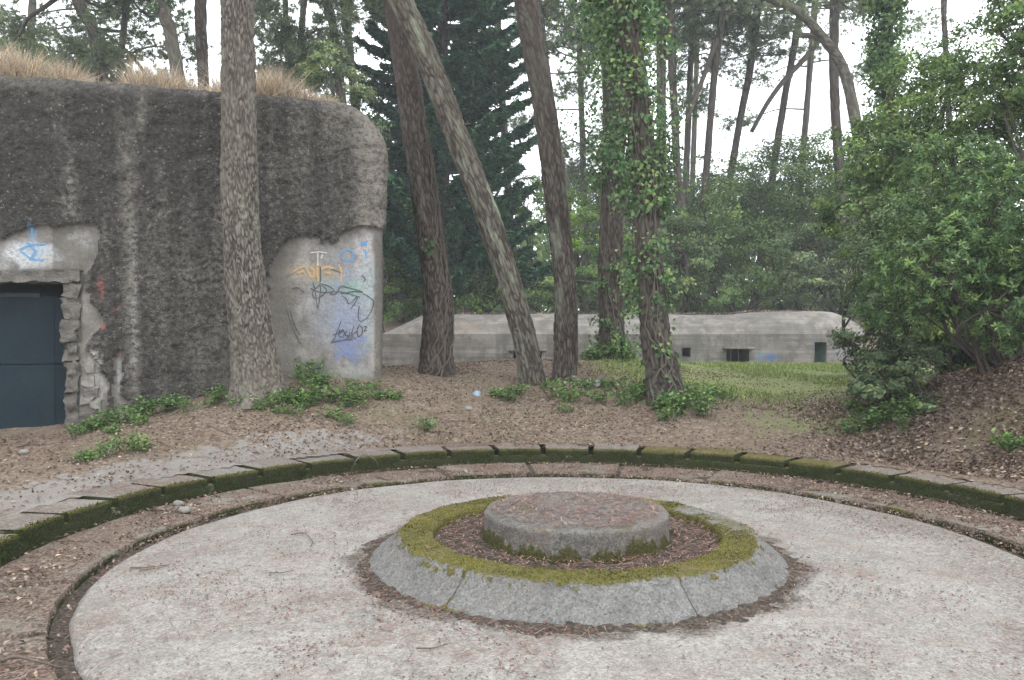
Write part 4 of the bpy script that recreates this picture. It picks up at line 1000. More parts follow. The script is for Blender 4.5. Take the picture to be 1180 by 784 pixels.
def pine(label, pix, base_depth, top_depth, w_px, bark, height=15.0, nseg=90, nring=260, flare=.35, crown=0, seed=0, group=None, name='pine_tree', cell=9.0, depth=.02, ivy=None, stubs=0, lean_out=None):
    """trunk through pixel points (base first); depth runs from base_depth to top_depth; above the frame it goes on straight"""
    n_ = len(pix); ys = np.linspace(base_depth, top_depth, n_)
    pts = [P(a, b, y_) for (a, b), y_ in zip(pix, ys)]
    pts[0][2] = gz(pts[0][0], pts[0][1]) - 0.12
    dirv = unit(pts[-1] - pts[-2]); dirv = unit(dirv + np.array([0, 0, .35]))
    rem = max(height - pts[-1][2], 1.5)
    pts += [pts[-1] + dirv * rem * .5, pts[-1] + dirv * rem]
    rad = [w * y_ / F / 2 for w, y_ in zip(w_px, ys)]; rad += [rad[-1] * .8, rad[-1] * .45]
    base_ = pts[0] + np.array([0, 0, .12])
    root = empty(name, base_, label, 'tree', group)
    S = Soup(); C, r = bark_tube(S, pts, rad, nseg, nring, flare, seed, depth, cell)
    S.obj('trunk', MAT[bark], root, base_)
    if crown is not None:
        for me, nm in zip(CROWNS[crown % 4], ('limbs', 'crown')):
            o = link(nm, me, root); o.location = tuple(C[-1] - base_ - unit(C[-1] - C[-8]) * 2.6); o.rotation_euler = (0, 0, seed * 1.3); o.scale = (1.15,) * 3
    if stubs:
        S = Soup()
        for k_ in range(stubs):
            i_ = int(rng.uniform(.12, .6) * nring); a = rng.uniform(0, 6.28); dv = np.array([math.cos(a), math.sin(a), rng.uniform(-.1, .4)])
            v_, q_, t_, *_ = tube([C[i_], C[i_] + dv * (r[i_] + rng.uniform(.06, .14))], [.018, .012], 6, 4); S.add(v_, Q=q_, T=t_)
        S.obj('branch_stub', MAT['limb'], root, base_)
    if ivy:
        S = Soup()
        for k_, (lo, hi, num, spr, size) in enumerate(ivy):
            if hi < 0 or lo > 1 or hi > 1: lo, hi = sorted((frac_at(C, lo), frac_at(C, hi)))
            V_, T_, ti = ivy_leaves(C, r, lo, hi, num, spr, size, seed * 10 + k_); S.add(V_, T=T_, tint=ti)
        S.obj('ivy', MAT['ivy_leaf'], root, base_)
        if nseg > 50:
            for k_ in range(4):
                top_ = int(nring * rng.uniform(.45, .62)); ii = np.linspace(2, top_, 40).astype(int); an = rng.uniform(3.6, 6.0) + np.cumsum(rng.normal(size=40) * .16)
                vp = C[ii] + np.stack([np.cos(an), np.sin(an), an * 0], 1) * (r[ii] * (1 + flare * 1.2 * np.exp(-(C[ii, 2] - C[0, 2]) / .26)) + .022)[:, None]
                S = Soup(); v_, q_, t_, *_ = tube(vp, np.linspace(.016, .006, 40), 6); S.add(v_, Q=q_, T=t_); S.obj('ivy_stem', MAT['limb'], root, base_)
    return root, C, r, base_

def frac_at(C, py):
    x_, y_ = project(C); return int(np.argmin(np.abs(y_ - py))) / (len(C) - 1)
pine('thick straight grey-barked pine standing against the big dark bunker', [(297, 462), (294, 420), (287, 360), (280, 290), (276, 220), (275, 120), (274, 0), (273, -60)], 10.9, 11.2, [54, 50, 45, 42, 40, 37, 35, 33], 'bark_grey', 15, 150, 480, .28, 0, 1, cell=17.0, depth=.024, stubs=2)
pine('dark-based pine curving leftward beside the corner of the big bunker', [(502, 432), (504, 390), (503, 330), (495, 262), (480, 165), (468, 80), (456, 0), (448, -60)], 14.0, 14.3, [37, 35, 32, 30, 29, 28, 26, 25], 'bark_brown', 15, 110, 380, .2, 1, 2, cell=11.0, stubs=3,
     ivy=[(300, 60, 140, lambda f: .05, .06)])
pine('strongly leaning pine with pale lichen on its slanting trunk', [(615, 443), (606, 400), (590, 338), (562, 250), (524, 150), (492, 66), (462, 0), (436, -50)], 13.5, 13.2, [27, 27, 27, 27, 27, 26, 26, 25], 'bark_lichen', 14.5, 100, 380, .2, 2, 3, cell=10.0, stubs=3)
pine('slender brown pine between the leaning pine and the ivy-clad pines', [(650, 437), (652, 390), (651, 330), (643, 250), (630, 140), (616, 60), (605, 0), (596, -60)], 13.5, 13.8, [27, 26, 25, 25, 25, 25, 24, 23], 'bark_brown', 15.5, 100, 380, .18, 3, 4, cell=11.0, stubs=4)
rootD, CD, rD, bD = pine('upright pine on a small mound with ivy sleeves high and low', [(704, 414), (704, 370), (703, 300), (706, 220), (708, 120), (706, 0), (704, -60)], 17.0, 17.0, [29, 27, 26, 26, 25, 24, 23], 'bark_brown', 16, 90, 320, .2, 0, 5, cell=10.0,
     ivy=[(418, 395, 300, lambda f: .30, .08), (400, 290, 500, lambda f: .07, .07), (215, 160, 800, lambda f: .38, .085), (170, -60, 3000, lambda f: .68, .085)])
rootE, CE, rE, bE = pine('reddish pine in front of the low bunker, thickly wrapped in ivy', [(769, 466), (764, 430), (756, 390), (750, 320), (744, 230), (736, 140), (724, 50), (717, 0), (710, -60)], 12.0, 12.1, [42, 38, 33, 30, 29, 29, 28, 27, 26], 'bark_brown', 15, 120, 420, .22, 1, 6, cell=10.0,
     ivy=[(466, 440, 330, lambda f: .20, .06), (420, 350, 180, lambda f: .10, .07), (350, 270, 520, lambda f: .16, .07), (265, 170, 1100, lambda f: .22, .07), (180, -60, 3300, lambda f: .40, .07)])

# pines beyond the bunkers
BG = 'pines standing behind the bunkers'
def bgpine(label, pix, depth, w, seed, height=19, bark='bark_brown', crown=0, ivy=None, nring=120, group=None):
    if depth > 35: height -= 1.6
    b = P(pix[-1][0], pix[-1][1], depth); a = P(pix[-2][0], pix[-2][1], depth)
    dv = unit(b - a); t = (b[2] - gz(b[0], b[1])) / max(-dv[2], .3); t = max(t, 0.1)
    foot = b + dv * t; foot[0] = b[0] + np.clip(foot[0] - b[0], -1.4, 1.4)
    g = foot.copy(); g[2] = gz(foot[0], foot[1])
    fx, fy = project(g[None])
    pts = [(float(fx[0]), float(fy[0]))] + [tuple(q) for q in pix[::-1]]
    res = pine(label, pts, depth, depth, [w * 1.25] + [w] * (len(pts) - 1), bark, height, 22, nring, .15, crown, seed, group, depth=.02, cell=7, ivy=ivy)
    C = res[1]; i_ = int(np.argmin(np.abs(C[:, 2] - (C[-1, 2] - 4.6 - (seed % 3) * .5))))
    for me, nm in zip(CROWNS[(crown + 1) % 4] if seed in (11, 15, 18, 21, 25, 26) else (), ('limbs', 'crown')):
        o = link(nm, me, res[0]); o.location = tuple(C[i_] - res[3]); o.rotation_euler = (0, 0, seed * 2.1); o.scale = (.7, .7, .55)
    return res
lbl = 'slim bare-stemmed pine rising from the wood behind the bunkers'
bgpine('pine leaning rightward behind the dry grass of the bunker roof', [(86, -10), (98, 20), (112, 62)], 27, 13, 11, 15, 'bark_grey', 0)
bgpine('pine with ivy tufts on its stem behind the bunker roof', [(184, -10), (192, 25), (202, 70)], 24, 14, 12, 15, 'bark_lichen', 1, ivy=[(.45, .75, 300, lambda f: .12, .09)])
bgpine('slim straight pine behind the bunker roof beside the grey-barked pine', [(231, -10), (232, 40), (234, 85)], 26, 13, 13, 16, 'bark_brown', 2, group=BG)
bgpine('slim pine tilting behind the end of the roof grass', [(374, -10), (380, 20), (386, 50)], 30, 10, 14, 18, 'bark_brown', 3, group=BG)
bgpine('slim pine at the edge of the dark conifer above the roof corner', [(397, -10), (400, 30), (404, 70)], 32, 10, 15, 18, 'bark_brown', 0, group=BG)
bgpine('thin grey pine stem showing between the leaning pine and slender brown pine', [(571, -10), (575, 50), (579, 115)], 42, 8, 16, 21, 'bark_grey', 1, group=BG)
bgpine('thin pine stem tilting close beside the slender brown pine', [(619, -10), (630, 80), (647, 190)], 40, 8, 17, 20, 'bark_grey', 2, group=BG)
bgpine('straight grey pine rising just behind the reddish ivy-wrapped pine', [(761, -10), (762, 60), (762, 135)], 38, 11, 18, 20, 'bark_grey', 3, group=BG)
bgpine('background pine with an ivy sleeve on its lower stem', [(772, -10), (775, 80), (781, 210)], 36, 9, 19, 19, 'bark_brown', 0, ivy=[(.15, .5, 500, lambda f: .22, .13)])
r10 = bgpine('background pine with a broken pale limb hooked down its stem', [(836, -10), (824, 80), (814, 195)], 37, 8, 20, 19, 'bark_brown', 1, group=BG)
bgpine('thin tilting pine between the broken-limbed pine and the curved-branch pine', [(875, -10), (866, 70), (849, 160)], 40, 8, 21, 20, 'bark_brown', 2, group=BG)
r13 = bgpine('background pine with a long curved branch sweeping down from its stem', [(926, -10), (915, 55), (899, 145)], 42, 8, 22, 21, 'bark_brown', 3)
bgpine('straight bare pine crossing the arching trunk', [(962, -10), (961, 88), (968, 215)], 36, 10.5, 23, 20, 'bark_brown', 0, group=BG)
bgpine('thin dark pine stem above the shrub bank', [(1088, -10), (1088, 20), (1090, 60)], 30, 6, 24, 19, 'bark_brown', 1, group=BG)
bgpine('far thin stem half hidden behind the ivy-clad pines', [(690, -20), (695, 60), (700, 150)], 50, 7, 25, 22, 'bark_grey', 2, group=BG)
bgpine('far thin stem beside the broken-limbed pine', [(805, -20), (803, 60), (800, 150)], 52, 6, 26, 22, 'bark_grey', 3, group=BG)
bgpine('far thin stem among boughs behind the roof grass', [(328, -20), (330, 30), (334, 70)], 36, 6, 27, 20, 'bark_grey', 1, group=BG)
bgpine('far thin stem behind the pale green bushy tree', [(40, -40), (38, -10), (36, 30)], 34, 8, 28, 19, 'bark_grey', 2, group=BG)
def pxtube(S, pix, depth, w0, w1, nseg=8, nring=24):
    v_, q_, t_, *_ = tube([P(a, b, depth) for a, b in pix], np.linspace(w0, w1, len(pix)) * depth / F / 2, nseg, nring); S.add(v_, Q=q_, T=t_)
S = Soup(); pxtube(S, [(826, 45), (812, 85), (791, 140)], 36.8, 6, 5); S.obj('broken_limb', MAT['limb'], r10[0], r10[3])
S = Soup(); pxtube(S, [(917, 40), (943, 45), (925, 70), (905, 91), (885, 118), (866, 152)], 41.8, 7, 5); S.obj('curved_limb', MAT['limb'], r13[0], r13[3])
# the arching trunk
arch_pts = [(992, 190), (985, 135), (971, 78), (946, 41), (917, 12), (878, -4), (840, -10), (800, -14)]
ab = P(996, 379, 33); ab[2] = gz(ab[0], ab[1])
root = empty('arching_tree', ab, 'tree with a thick trunk arching over leftward above the shrubs', 'tree')
S = Soup(); pp = [ab - np.array([0, 0, .1])] + [P(a, b, 33) for a, b in arch_pts]
bark_tube(S, pp, np.array([15, 14, 13, 12, 11, 10, 8, 6, 4]) * 33 / F / 2, 20, 140, .1, 33, .015, 8); S.obj('trunk', MAT['bark_lichen'], root, ab)
NS = Soup()
for k_ in range(420):
    i_ = rng.uniform(.55, 1); c = catmull(pp, 100)[int(i_ * 99)]; add_tuft(NS, c + rng.normal(size=3) * np.array([.9, .9, .55]) + np.array([0, 0, .3]), rand_dir(1)[0], .2, 12)
NS.obj('crown', MAT['needle'], root, ab, smooth=False)

# foliage sprays of pine boughs that hang into view: each belongs to its own pine
def bough_tree(label, trunk_px, depth, w, sprays, seed, height=17, mat='needle', bark='bark_grey', group=None):
    rt = bgpine(label, trunk_px, depth, w, seed, height, bark, seed, group=group)
    _, C, r, b0 = rt
    for (x_, y_, rx, ry, n_) in sprays:
        NS, LS = Soup(), Soup()
        c = P(x_, y_, depth + rng.uniform(-1.5, 1.5)); s = C[np.argmin(np.abs(C[:, 2] - c[2] - .3))]
        v_, q_, t_, *_ = tube([s, (s + c) / 2 + np.array([0, 0, .3]), c], [.05, .035, .012], 5, 10); LS.add(v_, Q=q_, T=t_)
        k = depth / F; ncl = max(4, n_ // 4)
        for j in range(ncl):
            cc = c + rng.normal(size=3) * np.array([rx * k * .5, rx * k * .4, ry * k * .5]); ti = rng.uniform(.1, .8)
            v_, q_, t_, *_ = tube([c + (cc - c) * .1, cc], [.012, .005], 3, 3); LS.add(v_, Q=q_, T=t_)
            for q in range(9): add_tuft(NS, cc + rng.normal(size=3) * .19, unit(cc - s + rng.normal(size=3)), rng.uniform(.17, .28), 15, ti, .016)
        bo_ = LS.obj('bough', MAT['limb'], rt[0], b0); nd_ = NS.obj('needles', MAT[mat], rt[0], b0, smooth=False); nd_.parent = bo_
BT = 'bushy pine with low needle boughs spread before the pale sky'
BGG = 'bushy pines behind the bunkers'
bough_tree('bushy pine beside the dry grass with a dark crooked limb', [(150, -30), (146, 0), (140, 60)], 30, 7, [(20, 45, 55, 26, 150), (90, 60, 60, 26, 170), (140, 10, 40, 12, 60), (210, 60, 20, 22, 60), (10, 25, 40, 14, 60), (170, 0, 30, 12, 40)], 41, 14)
bough_tree('bushy pine between the grey pine and the dark conifer', [(352, -40), (350, 0), (345, 70)], 31, 7, [(320, 40, 32, 34, 190), (360, 65, 30, 26, 150), (335, 85, 40, 18, 120), (310, 10, 24, 16, 60), (395, 40, 16, 40, 110), (375, 95, 25, 20, 90), (300, 78, 18, 16, 50)], 42, 17)
bough_tree('bushy pine spreading boughs behind the two ivy-clad pines', [(742, -30), (738, 20), (730, 120)], 39, 7, [(660, 12, 30, 12, 60), (690, 45, 40, 22, 130), (640, 52, 22, 10, 40), (665, 105, 26, 16, 70), (720, 90, 25, 20, 70), (610, 60, 20, 16, 40), (700, 135, 16, 14, 40)], 43, 19, group=BGG)
bough_tree('bushy pine with boughs across the broken-limbed pine', [(800, -30), (798, 20), (794, 120)], 41, 7, [(790, 30, 30, 24, 110), (830, 70, 34, 22, 110), (870, 55, 30, 26, 120), (805, 120, 26, 20, 80), (900, 30, 34, 14, 70), (780, 90, 16, 26, 60), (850, 20, 30, 14, 60)], 44, 20, group=BGG)
bough_tree('bushy pine with boughs below the arching trunk', [(940, -30), (938, 20), (930, 120)], 44, 7, [(985, 15, 30, 14, 60), (930, 55, 40, 16, 70), (880, 90, 36, 12, 50), (990, 80, 20, 14, 40), (860, 140, 30, 12, 50), (1060, 25, 26, 14, 60)], 45, 21, group=BGG)
bough_tree('low bushy pine above the bright yellow-green bush', [(668, 60), (670, 120), (672, 190)], 46, 7, [(665, 200, 30, 26, 170), (690, 230, 26, 20, 130), (640, 170, 16, 18, 60), (600, 140, 30, 20, 90), (680, 170, 24, 16, 70), (555, 30, 22, 20, 50)], 46, 12, group=BGG)
S = Soup(); rt = [o for o in COL.objects if o.get('label') == 'bushy pine beside the dry grass with a dark crooked limb'][0]
pxtube(S, [(70, -6), (52, 8), (32, 22), (22, 42)], 28, 6, 3); S.obj('crooked_limb', MAT['stem'], rt, tuple(rt.location)); S = Soup(); pxtube(S, [(118, 36), (140, 54), (158, 72), (166, 84)], 28, 3, 4)
S.obj('crooked_limb', MAT['stem'], rt, tuple(rt.location))

# ------------------------------------------------------------------ the dark conifer
cb = P(508, 379, 36); cb[2] = gz(cb[0], cb[1])
conifer = empty('conifer_tree', cb, 'tall dark blue-green conifer with feathery upswept branches behind the pines', 'tree')
S = Soup(); bark_tube(S, [cb - [0, 0, .1], cb + [0.1, 0, 10], cb + [0, 0, 25]], [.38, .26, .04], 20, 120, .2, 51, .02, 7); S.obj('trunk', MAT['bark_brown'], conifer, cb)
LS, NS = Soup(), Soup()
nb = 330
for i in range(nb):
    f = (i + rng.uniform(0, 1)) / nb; z = 0.9 + 23.2 * f ** 1.05; ln = (4.7 * (1 - f) ** 0.62 + .4) * rng.uniform(.72, 1.12)
    a = i * 2.399 + rng.uniform(-.3, .3); dr = np.array([math.cos(a), math.sin(a), 0]); sdv = np.array([-dr[1], dr[0], 0])
    s = cb + np.array([0, 0, z]); t = np.linspace(0, 1, 12)
    c = s + dr * (ln * t)[:, None] + np.array([0, 0, 1.0]) * (ln * (-.10 * t + .34 * t ** 2.2))[:, None] + sdv * (rng.uniform(-.3, .3) * t ** 2)[:, None]
    v_, q_, t_, *_ = tube(c, np.linspace(.05, .008, 12), 4); LS.add(v_, Q=q_, T=t_)
    # feather sprays along the branch: side twigs carrying short scale leaves
    m = int(52 * ln); tt = rng.uniform(.22, 1.02, m) ** .85
    bp = np.stack([np.interp(tt, t, c[:, k_]) for k_ in range(3)], 1)
    sg = rng.choice([-1, 1], m)[:, None]; wl = (0.16 + .42 * (1 - tt) ** .6 * min(1, ln / 2.5))[:, None] * rng.uniform(.6, 1.1, (m, 1))
    tw = unit(sdv * sg * .8 + dr * .9 + np.array([0, 0, .28]) + rng.normal(size=(m, 3)) * .38) * wl
    kk_ = 4; u = np.linspace(.25, 1, kk_)
    pc = (bp[:, None] + tw[:, None] * u[None, :, None]).reshape(-1, 3) + rng.normal(size=(m * kk_, 3)) * .03
    dv = np.repeat(unit(tw), kk_, 0) + rng.normal(size=(m * kk_, 3)) * .35
    V_, T_ = leaves(pc, np.array([0, 0, 1.0]) + rng.normal(size=pc.shape) * .55, dv, rng.uniform(.26, .44, len(pc)), .135)
    NS.add(V_, T=T_, tint=np.full(len(V_), rng.uniform(.2, .75)))
LS.obj('branches', MAT['limb'], conifer, cb); NS.obj('crown', MAT['conifer'], conifer, cb, smooth=False)

# ------------------------------------------------------------------ broad-leaved trees and shrubs
def foliage(S, lobes, size, density, up=.45, rosette=False, shell=.55, flat=.8, tint0=.5, spread_k=.135, gen=None):
    """lobes: (centre, rx, rz); leaf clumps through the outer volume of each lobe"""
    for c, rx, rz in lobes:
        area = 4 * np.pi * rx * rz; per = 14 if rosette else 60
        ncl = max(10, int(area * density * 5.5 / (size * size) / per))
        dv = rand_dir(ncl); rad = (shell + (1 - shell) * rng.random(ncl) ** .6)[:, None] * (1 + .22 * (fbm(dv + c, 1.7, 2, 5) - .5) * 2)[:, None]
        cc = c + dv * rad * np.array([rx, rx, rz]); cc[:, 2] = np.maximum(cc[:, 2], 0.25 + rng.random(ncl) * .1)
        ti = np.clip(rng.normal(tint0, .30, ncl), 0, 1)
        if rosette:
            ax = unit(dv * .7 + np.array([0, 0, .7]) + rng.normal(size=(ncl, 3)) * .4)
            o1 = unit(np.cross(ax, rng.normal(size=(ncl, 3)))); o2 = np.cross(ax, o1)
            ph = np.arange(per) * 2.4
            out = o1[:, None] * np.cos(ph)[None, :, None] + o2[:, None] * np.sin(ph)[None, :, None]
            lift = np.linspace(.1, .9, per)[None, :, None]
            dirs = unit(out * 1.0 + ax[:, None] * (lift - .1) + rng.normal(size=(ncl, per, 3)) * .18)
            ps = cc[:, None] + dirs * size * .5 + ax[:, None] * lift * size * .8 + rng.normal(size=(ncl, per, 3)) * size * .12
            ps = ps.reshape(-1, 3); dirs = dirs.reshape(-1, 3); nn = (ax[:, None] - out * .4 + rng.normal(size=(ncl, per, 3)) * .25).reshape(-1, 3)
            V_, T_ = leaves(ps, nn, dirs, size * rng.uniform(.8, 1.2, len(ps)), size * .36)
        else:
            ps = (cc[:, None] + rng.normal(size=(ncl, per, 3)) * np.array([rx, rx, rz * flat]) * spread_k * np.array([1, 1, .7])).reshape(-1, 3)
            nn = np.repeat(unit(dv * .8 + np.array([0, 0, up])), per, 0) + rng.normal(size=ps.shape) * .34
            V_, T_ = leaves(ps, nn, rng.normal(size=ps.shape), size * rng.uniform(.7, 1.3, len(ps)), size * .55)
        S.add(V_, T=T_, tint=np.repeat(np.repeat(ti, per), 4))
def broadleaf(name, label, base, lobes, mat, size, density=.5, stems=4, stem_r=.06, group=None, cat='shrub', **kw):
    base = np.array([base[0], base[1], gz(base[0], base[1])])
    root = empty(name, base, label, cat, group)
    S = Soup(); foliage(S, lobes, size, density, **kw); S.obj('crown', mat, root, base, smooth=False)
    S = Soup(); n_ = 0
    for k_ in range(max(stems, len(lobes))):
        c, rx, rz = lobes[k_ % len(lobes)]
        b = base + np.array([rng.normal() * .12, rng.normal() * .12, -.1]); e = c + rng.normal(size=3) * np.array([rx, rx, rz]) * .35
        mid = b * .5 + e * .5 + rng.normal(size=3) * .18 * np.linalg.norm(e - b) ** .5
        rr_ = stem_r * rng.uniform(.6, 1.15)
        v_, q_, t_, *_ = tube([b, mid, e], [rr_, rr_ * .7, rr_ * .3], 8, 14); S.add(v_, Q=q_, T=t_)
        for j in range(5):
            f_ = catmull([b, mid, e], 12)[rng.integers(5, 12)]; g_ = c + rand_dir(1)[0] * np.array([rx, rx, rz]) * rng.uniform(.5, .9)
            v_, q_, t_, *_ = tube([f_, (f_ + g_) / 2 + rng.normal(size=3) * .08, g_], [rr_ * .4, rr_ * .25, .006], 5, 8); S.add(v_, Q=q_, T=t_)
    S.obj('stems' if cat == 'shrub' else 'trunk', MAT['stem'], root, base)
    return root
def lobe(px, py, rpx, Y, squash=.9):
    r_ = rpx * Y / F; return (P(px, py, Y), r_, r_ * squash)
# the wood right behind the low bunker
HO = 'holm oaks and bushes behind the low bunker'
def ho(label, bpx, Y, lobes, mat='oak_leaf', size=.15, dens=.42, **kw):
    b = P(bpx, 379, Y); return broadleaf('holm_oak', label, b, [lobe(a, c, r_, Y + dy) for a, c, r_, dy in lobes], MAT[mat], size, dens, stems=5, stem_r=.09, cat='tree', group=HO, **kw)
ho('rounded dark holm oak straight above the low bunker roof', 850, 36, [(810, 285, 52, 0), (850, 245, 55, .5), (880, 300, 48, -.5), (825, 335, 36, -1)])
ho('tallest domed holm oak of the row against the bright sky', 925, 39, [(900, 205, 52, 0), (945, 195, 48, .5), (925, 250, 58, -1), (880, 250, 40, 0), (960, 260, 44, -.5)])
ho('grey-green holm oak beside the big shrubs, behind the bunker hump', 960, 35, [(930, 300, 44, 0), (965, 260, 40, 0), (985, 320, 46, -.6), (940, 335, 30, -1.2)], 'grey_leaf')
ho('grey-leaved bush behind the reddish ivy-wrapped pine', 775, 35, [(775, 275, 34, 0), (790, 310, 34, -.6), (765, 330, 28, 0)], 'grey_leaf')
ho('dark bush between the two ivy-clad pines', 720, 36, [(720, 300, 34, 0), (735, 335, 30, -1), (700, 335, 26, 0)])
ho('bright yellow-green bush glowing behind the slender brown pine', 655, 38, [(640, 245, 36, 0), (685, 270, 36, 0), (665, 300, 34, -.5), (610, 225, 26, 0.5)], 'bright_leaf')
ho('dark understorey bush below the bright yellow-green bush', 640, 35, [(640, 335, 34, 0), (680, 330, 30, .3), (600, 335, 34, 0)])
ho('dark understorey bush under the tall conifer', 545, 34.5, [(550, 335, 36, 0.5), (585, 320, 30, .8), (510, 335, 34, .8), (470, 345, 34, .8)])
ho('dark bush in the gap beside the big bunker corner', 462, 33.5, [(455, 345, 30, 0), (470, 310, 34, 2), (450, 275, 30, 3)])
ho('small bright bush on the earth above the low bunker', 533, 32.5, [(535, 353, 11, 0), (547, 357, 7, 0)], 'bright_leaf', .11, .5)
ho('blue-green tree showing between pine stems far behind the bunkers', 700, 48, [(690, 215, 40, 0), (740, 230, 50, 1), (720, 275, 50, 0), (650, 215, 30, 1)], 'grey_leaf', .2, .4)
ho('leafy tree far behind the domed holm oak', 830, 48, [(800, 220, 44, 0), (840, 215, 36, 1), (780, 250, 44, 0), (870, 240, 40, 1)], 'oak_leaf', .2, .4)
ho('leafy tree behind the arching trunk', 1010, 42, [(990, 195, 40, 0), (1030, 180, 50, 0), (1010, 250, 60, 0)], 'bright_leaf', .18, .38, tint0=.3)
ho('dark understorey bush deep behind the domed holm oaks', 850, 44, [(760, 345, 30, 0), (820, 348, 32, 0), (880, 348, 32, 0), (935, 345, 34, 0), (700, 345, 30, 0), (990, 340, 40, 0), (885, 356, 22, -5), (850, 356, 20, -5)], 'oak_leaf', .2, .5)
# trees behind the big bunker roof
broadleaf('holm_oak', 'green bushy tree behind the bunker roof where dry grass ends', P(385, 379, 25), [lobe(375, 75, 32, 25), lobe(395, 110, 36, 25.5), lobe(350, 95, 24, 25), lobe(405, 150, 40, 26), lobe(400, 200, 40, 26)], MAT['grey_leaf'], .12, .36, stem_r=.09, cat='tree', tint0=.65)
broadleaf('holm_oak', 'pale green bushy tree behind the bunker roof, left of the leaning pine', P(60, 379, 29), [lobe(20, 62, 40, 29, .6), lobe(85, 72, 40, 29, .55), lobe(130, 82, 26, 29, .6), lobe(55, 110, 60, 30, .8)], MAT['grey_leaf'], .13, .40, stem_r=.09, cat='tree', tint0=.75)
# shrubs on the right
def rl(*a): return [lobe(*q) for q in a]
broadleaf('big_shrub', 'big glossy-leaved shrub with bright rosettes on the leafy bank', P(1150, 440, 9.9), rl((1085, 300, 78, 9.7, .75), (1160, 255, 85, 9.6, .8), (1175, 350, 60, 9.3, .9), (1100, 215, 70, 10.3, .8), (1215, 300, 90, 9.6, 1), (1040, 345, 52, 10.2, .8)), MAT['gloss_leaf'], .072, .80, stems=14, stem_r=.032, rosette=True, shell=.62)
broadleaf('grey_shrub', 'grey-green shrub spilling to the ground at the meadow edge', P(1015, 455, 11.2), rl((1015, 330, 48, 11.4, 1.0), (1000, 395, 38, 11.2, 1), (1040, 420, 44, 11.0, .9), (1010, 450, 36, 10.7, .8), (1050, 270, 60, 11.8, .9), (1070, 470, 30, 10.2, .6)), MAT['grey_leaf'], .062, .70, stems=12, stem_r=.022, tint0=.42, shell=.35)
broadleaf('holm_oak', 'tall small-leaved oak rising behind the big glossy shrub', P(1090, 379, 15), rl((1030, 200, 64, 15, 1), (1090, 150, 70, 15.2, 1), (1150, 110, 66, 14.6, 1), (1060, 260, 60, 15, 1), (1010, 270, 50, 14.6, 1), (1130, 220, 80, 15, 1), (1170, 180, 70, 14, 1), (1090, 330, 80, 14.6, 1), (1000, 175, 46, 15, 1), (1050, 110, 52, 15.4, 1), (1105, 75, 50, 15.6, 1), (985, 235, 44, 14.8, 1)), MAT['oak_leaf'], .085, .36, stems=8, stem_r=.08, cat='tree', shell=.4, tint0=.6)
broadleaf('holm_oak', 'dark tree crown overhanging the top of the shrub bank', P(1230, 379, 13), rl((1185, 20, 50, 13, 1), (1175, 90, 40, 13, 1), (1230, 60, 70, 13, 1)), MAT['oak_leaf'], .08, .5, stems=4, stem_r=.1, cat='tree')
broadleaf('dark_shrub', 'dark shrub in the shade behind the big glossy shrub', P(1110, 379, 12.5), rl((1060, 380, 50, 12.6, .9), (1120, 390, 56, 12.4, .9), (1175, 400, 56, 12, .9), (1150, 340, 70, 12.6, .9)), MAT['oak_leaf'], .075, .7, stems=8, stem_r=.03, shell=.3)
bgpine('ivy-smothered trunk standing like a column above the shrubs', [(1022, -20), (1022, 60), (1024, 120)], 21, 13, 61, 14, 'bark_brown', 2, ivy=[(150, -60, 6500, lambda f: .30, .10)])

# far wood closing the view
S = Soup(); n = 48000
fx = rng.uniform(-75, 75, n); fy = rng.uniform(56, 78, n) + 0.0; top = 8 + 5 * fbm(xy0(fx, fy), .12, 3, 7); fz = rng.random(n) ** 1.35 * top
V_, T_ = leaves(np.stack([fx, fy, fz], 1), rng.normal(size=(n, 3)) + [0, -.5, .6], rng.normal(size=(n, 3)), rng.uniform(.6, 1.1, n), .6)
S.add(V_, T=T_, tint=np.repeat(np.clip(fbm(np.stack([fx, fy, fz], 1), .5, 2, 3), 0, 1), 4))
o = S.obj('distant_wood', MAT['oak_leaf'], smooth=False); tag(o, 'mass of distant woodland leaves closing the view behind everything', 'woodland', kind='stuff')

# ------------------------------------------------------------------ grass, weeds, litter
def blades(p, ln, wd, lean=.35, tint=.5):
    n_ = len(p); dv = unit(rng.normal(size=(n_, 3)) * lean + np.array([0, 0, 1.0])); sd_ = unit(np.cross(dv, rng.normal(size=(n_, 3)))) * np.broadcast_to(wd, (n_,))[:, None] * .5
    bend = rng.normal(size=(n_, 3)) * np.array([1, 1, 0]) * np.broadcast_to(ln, (n_,))[:, None] * .25; L_ = np.broadcast_to(ln, (n_,))[:, None]
    V_ = np.stack([p - sd_, p + sd_, p + dv * L_ * .6 + sd_ * .7 + bend * .4, p + dv * L_ * .6 - sd_ * .7 + bend * .4, p + dv * L_ + bend], 1).reshape(-1, 3)
    k_ = np.arange(n_)[:, None] * 5
    return V_, k_ + np.array([[0, 1, 2, 3]]), k_ + np.array([[3, 2, 4]]), np.repeat(np.broadcast_to(tint, (n_,)), 5)
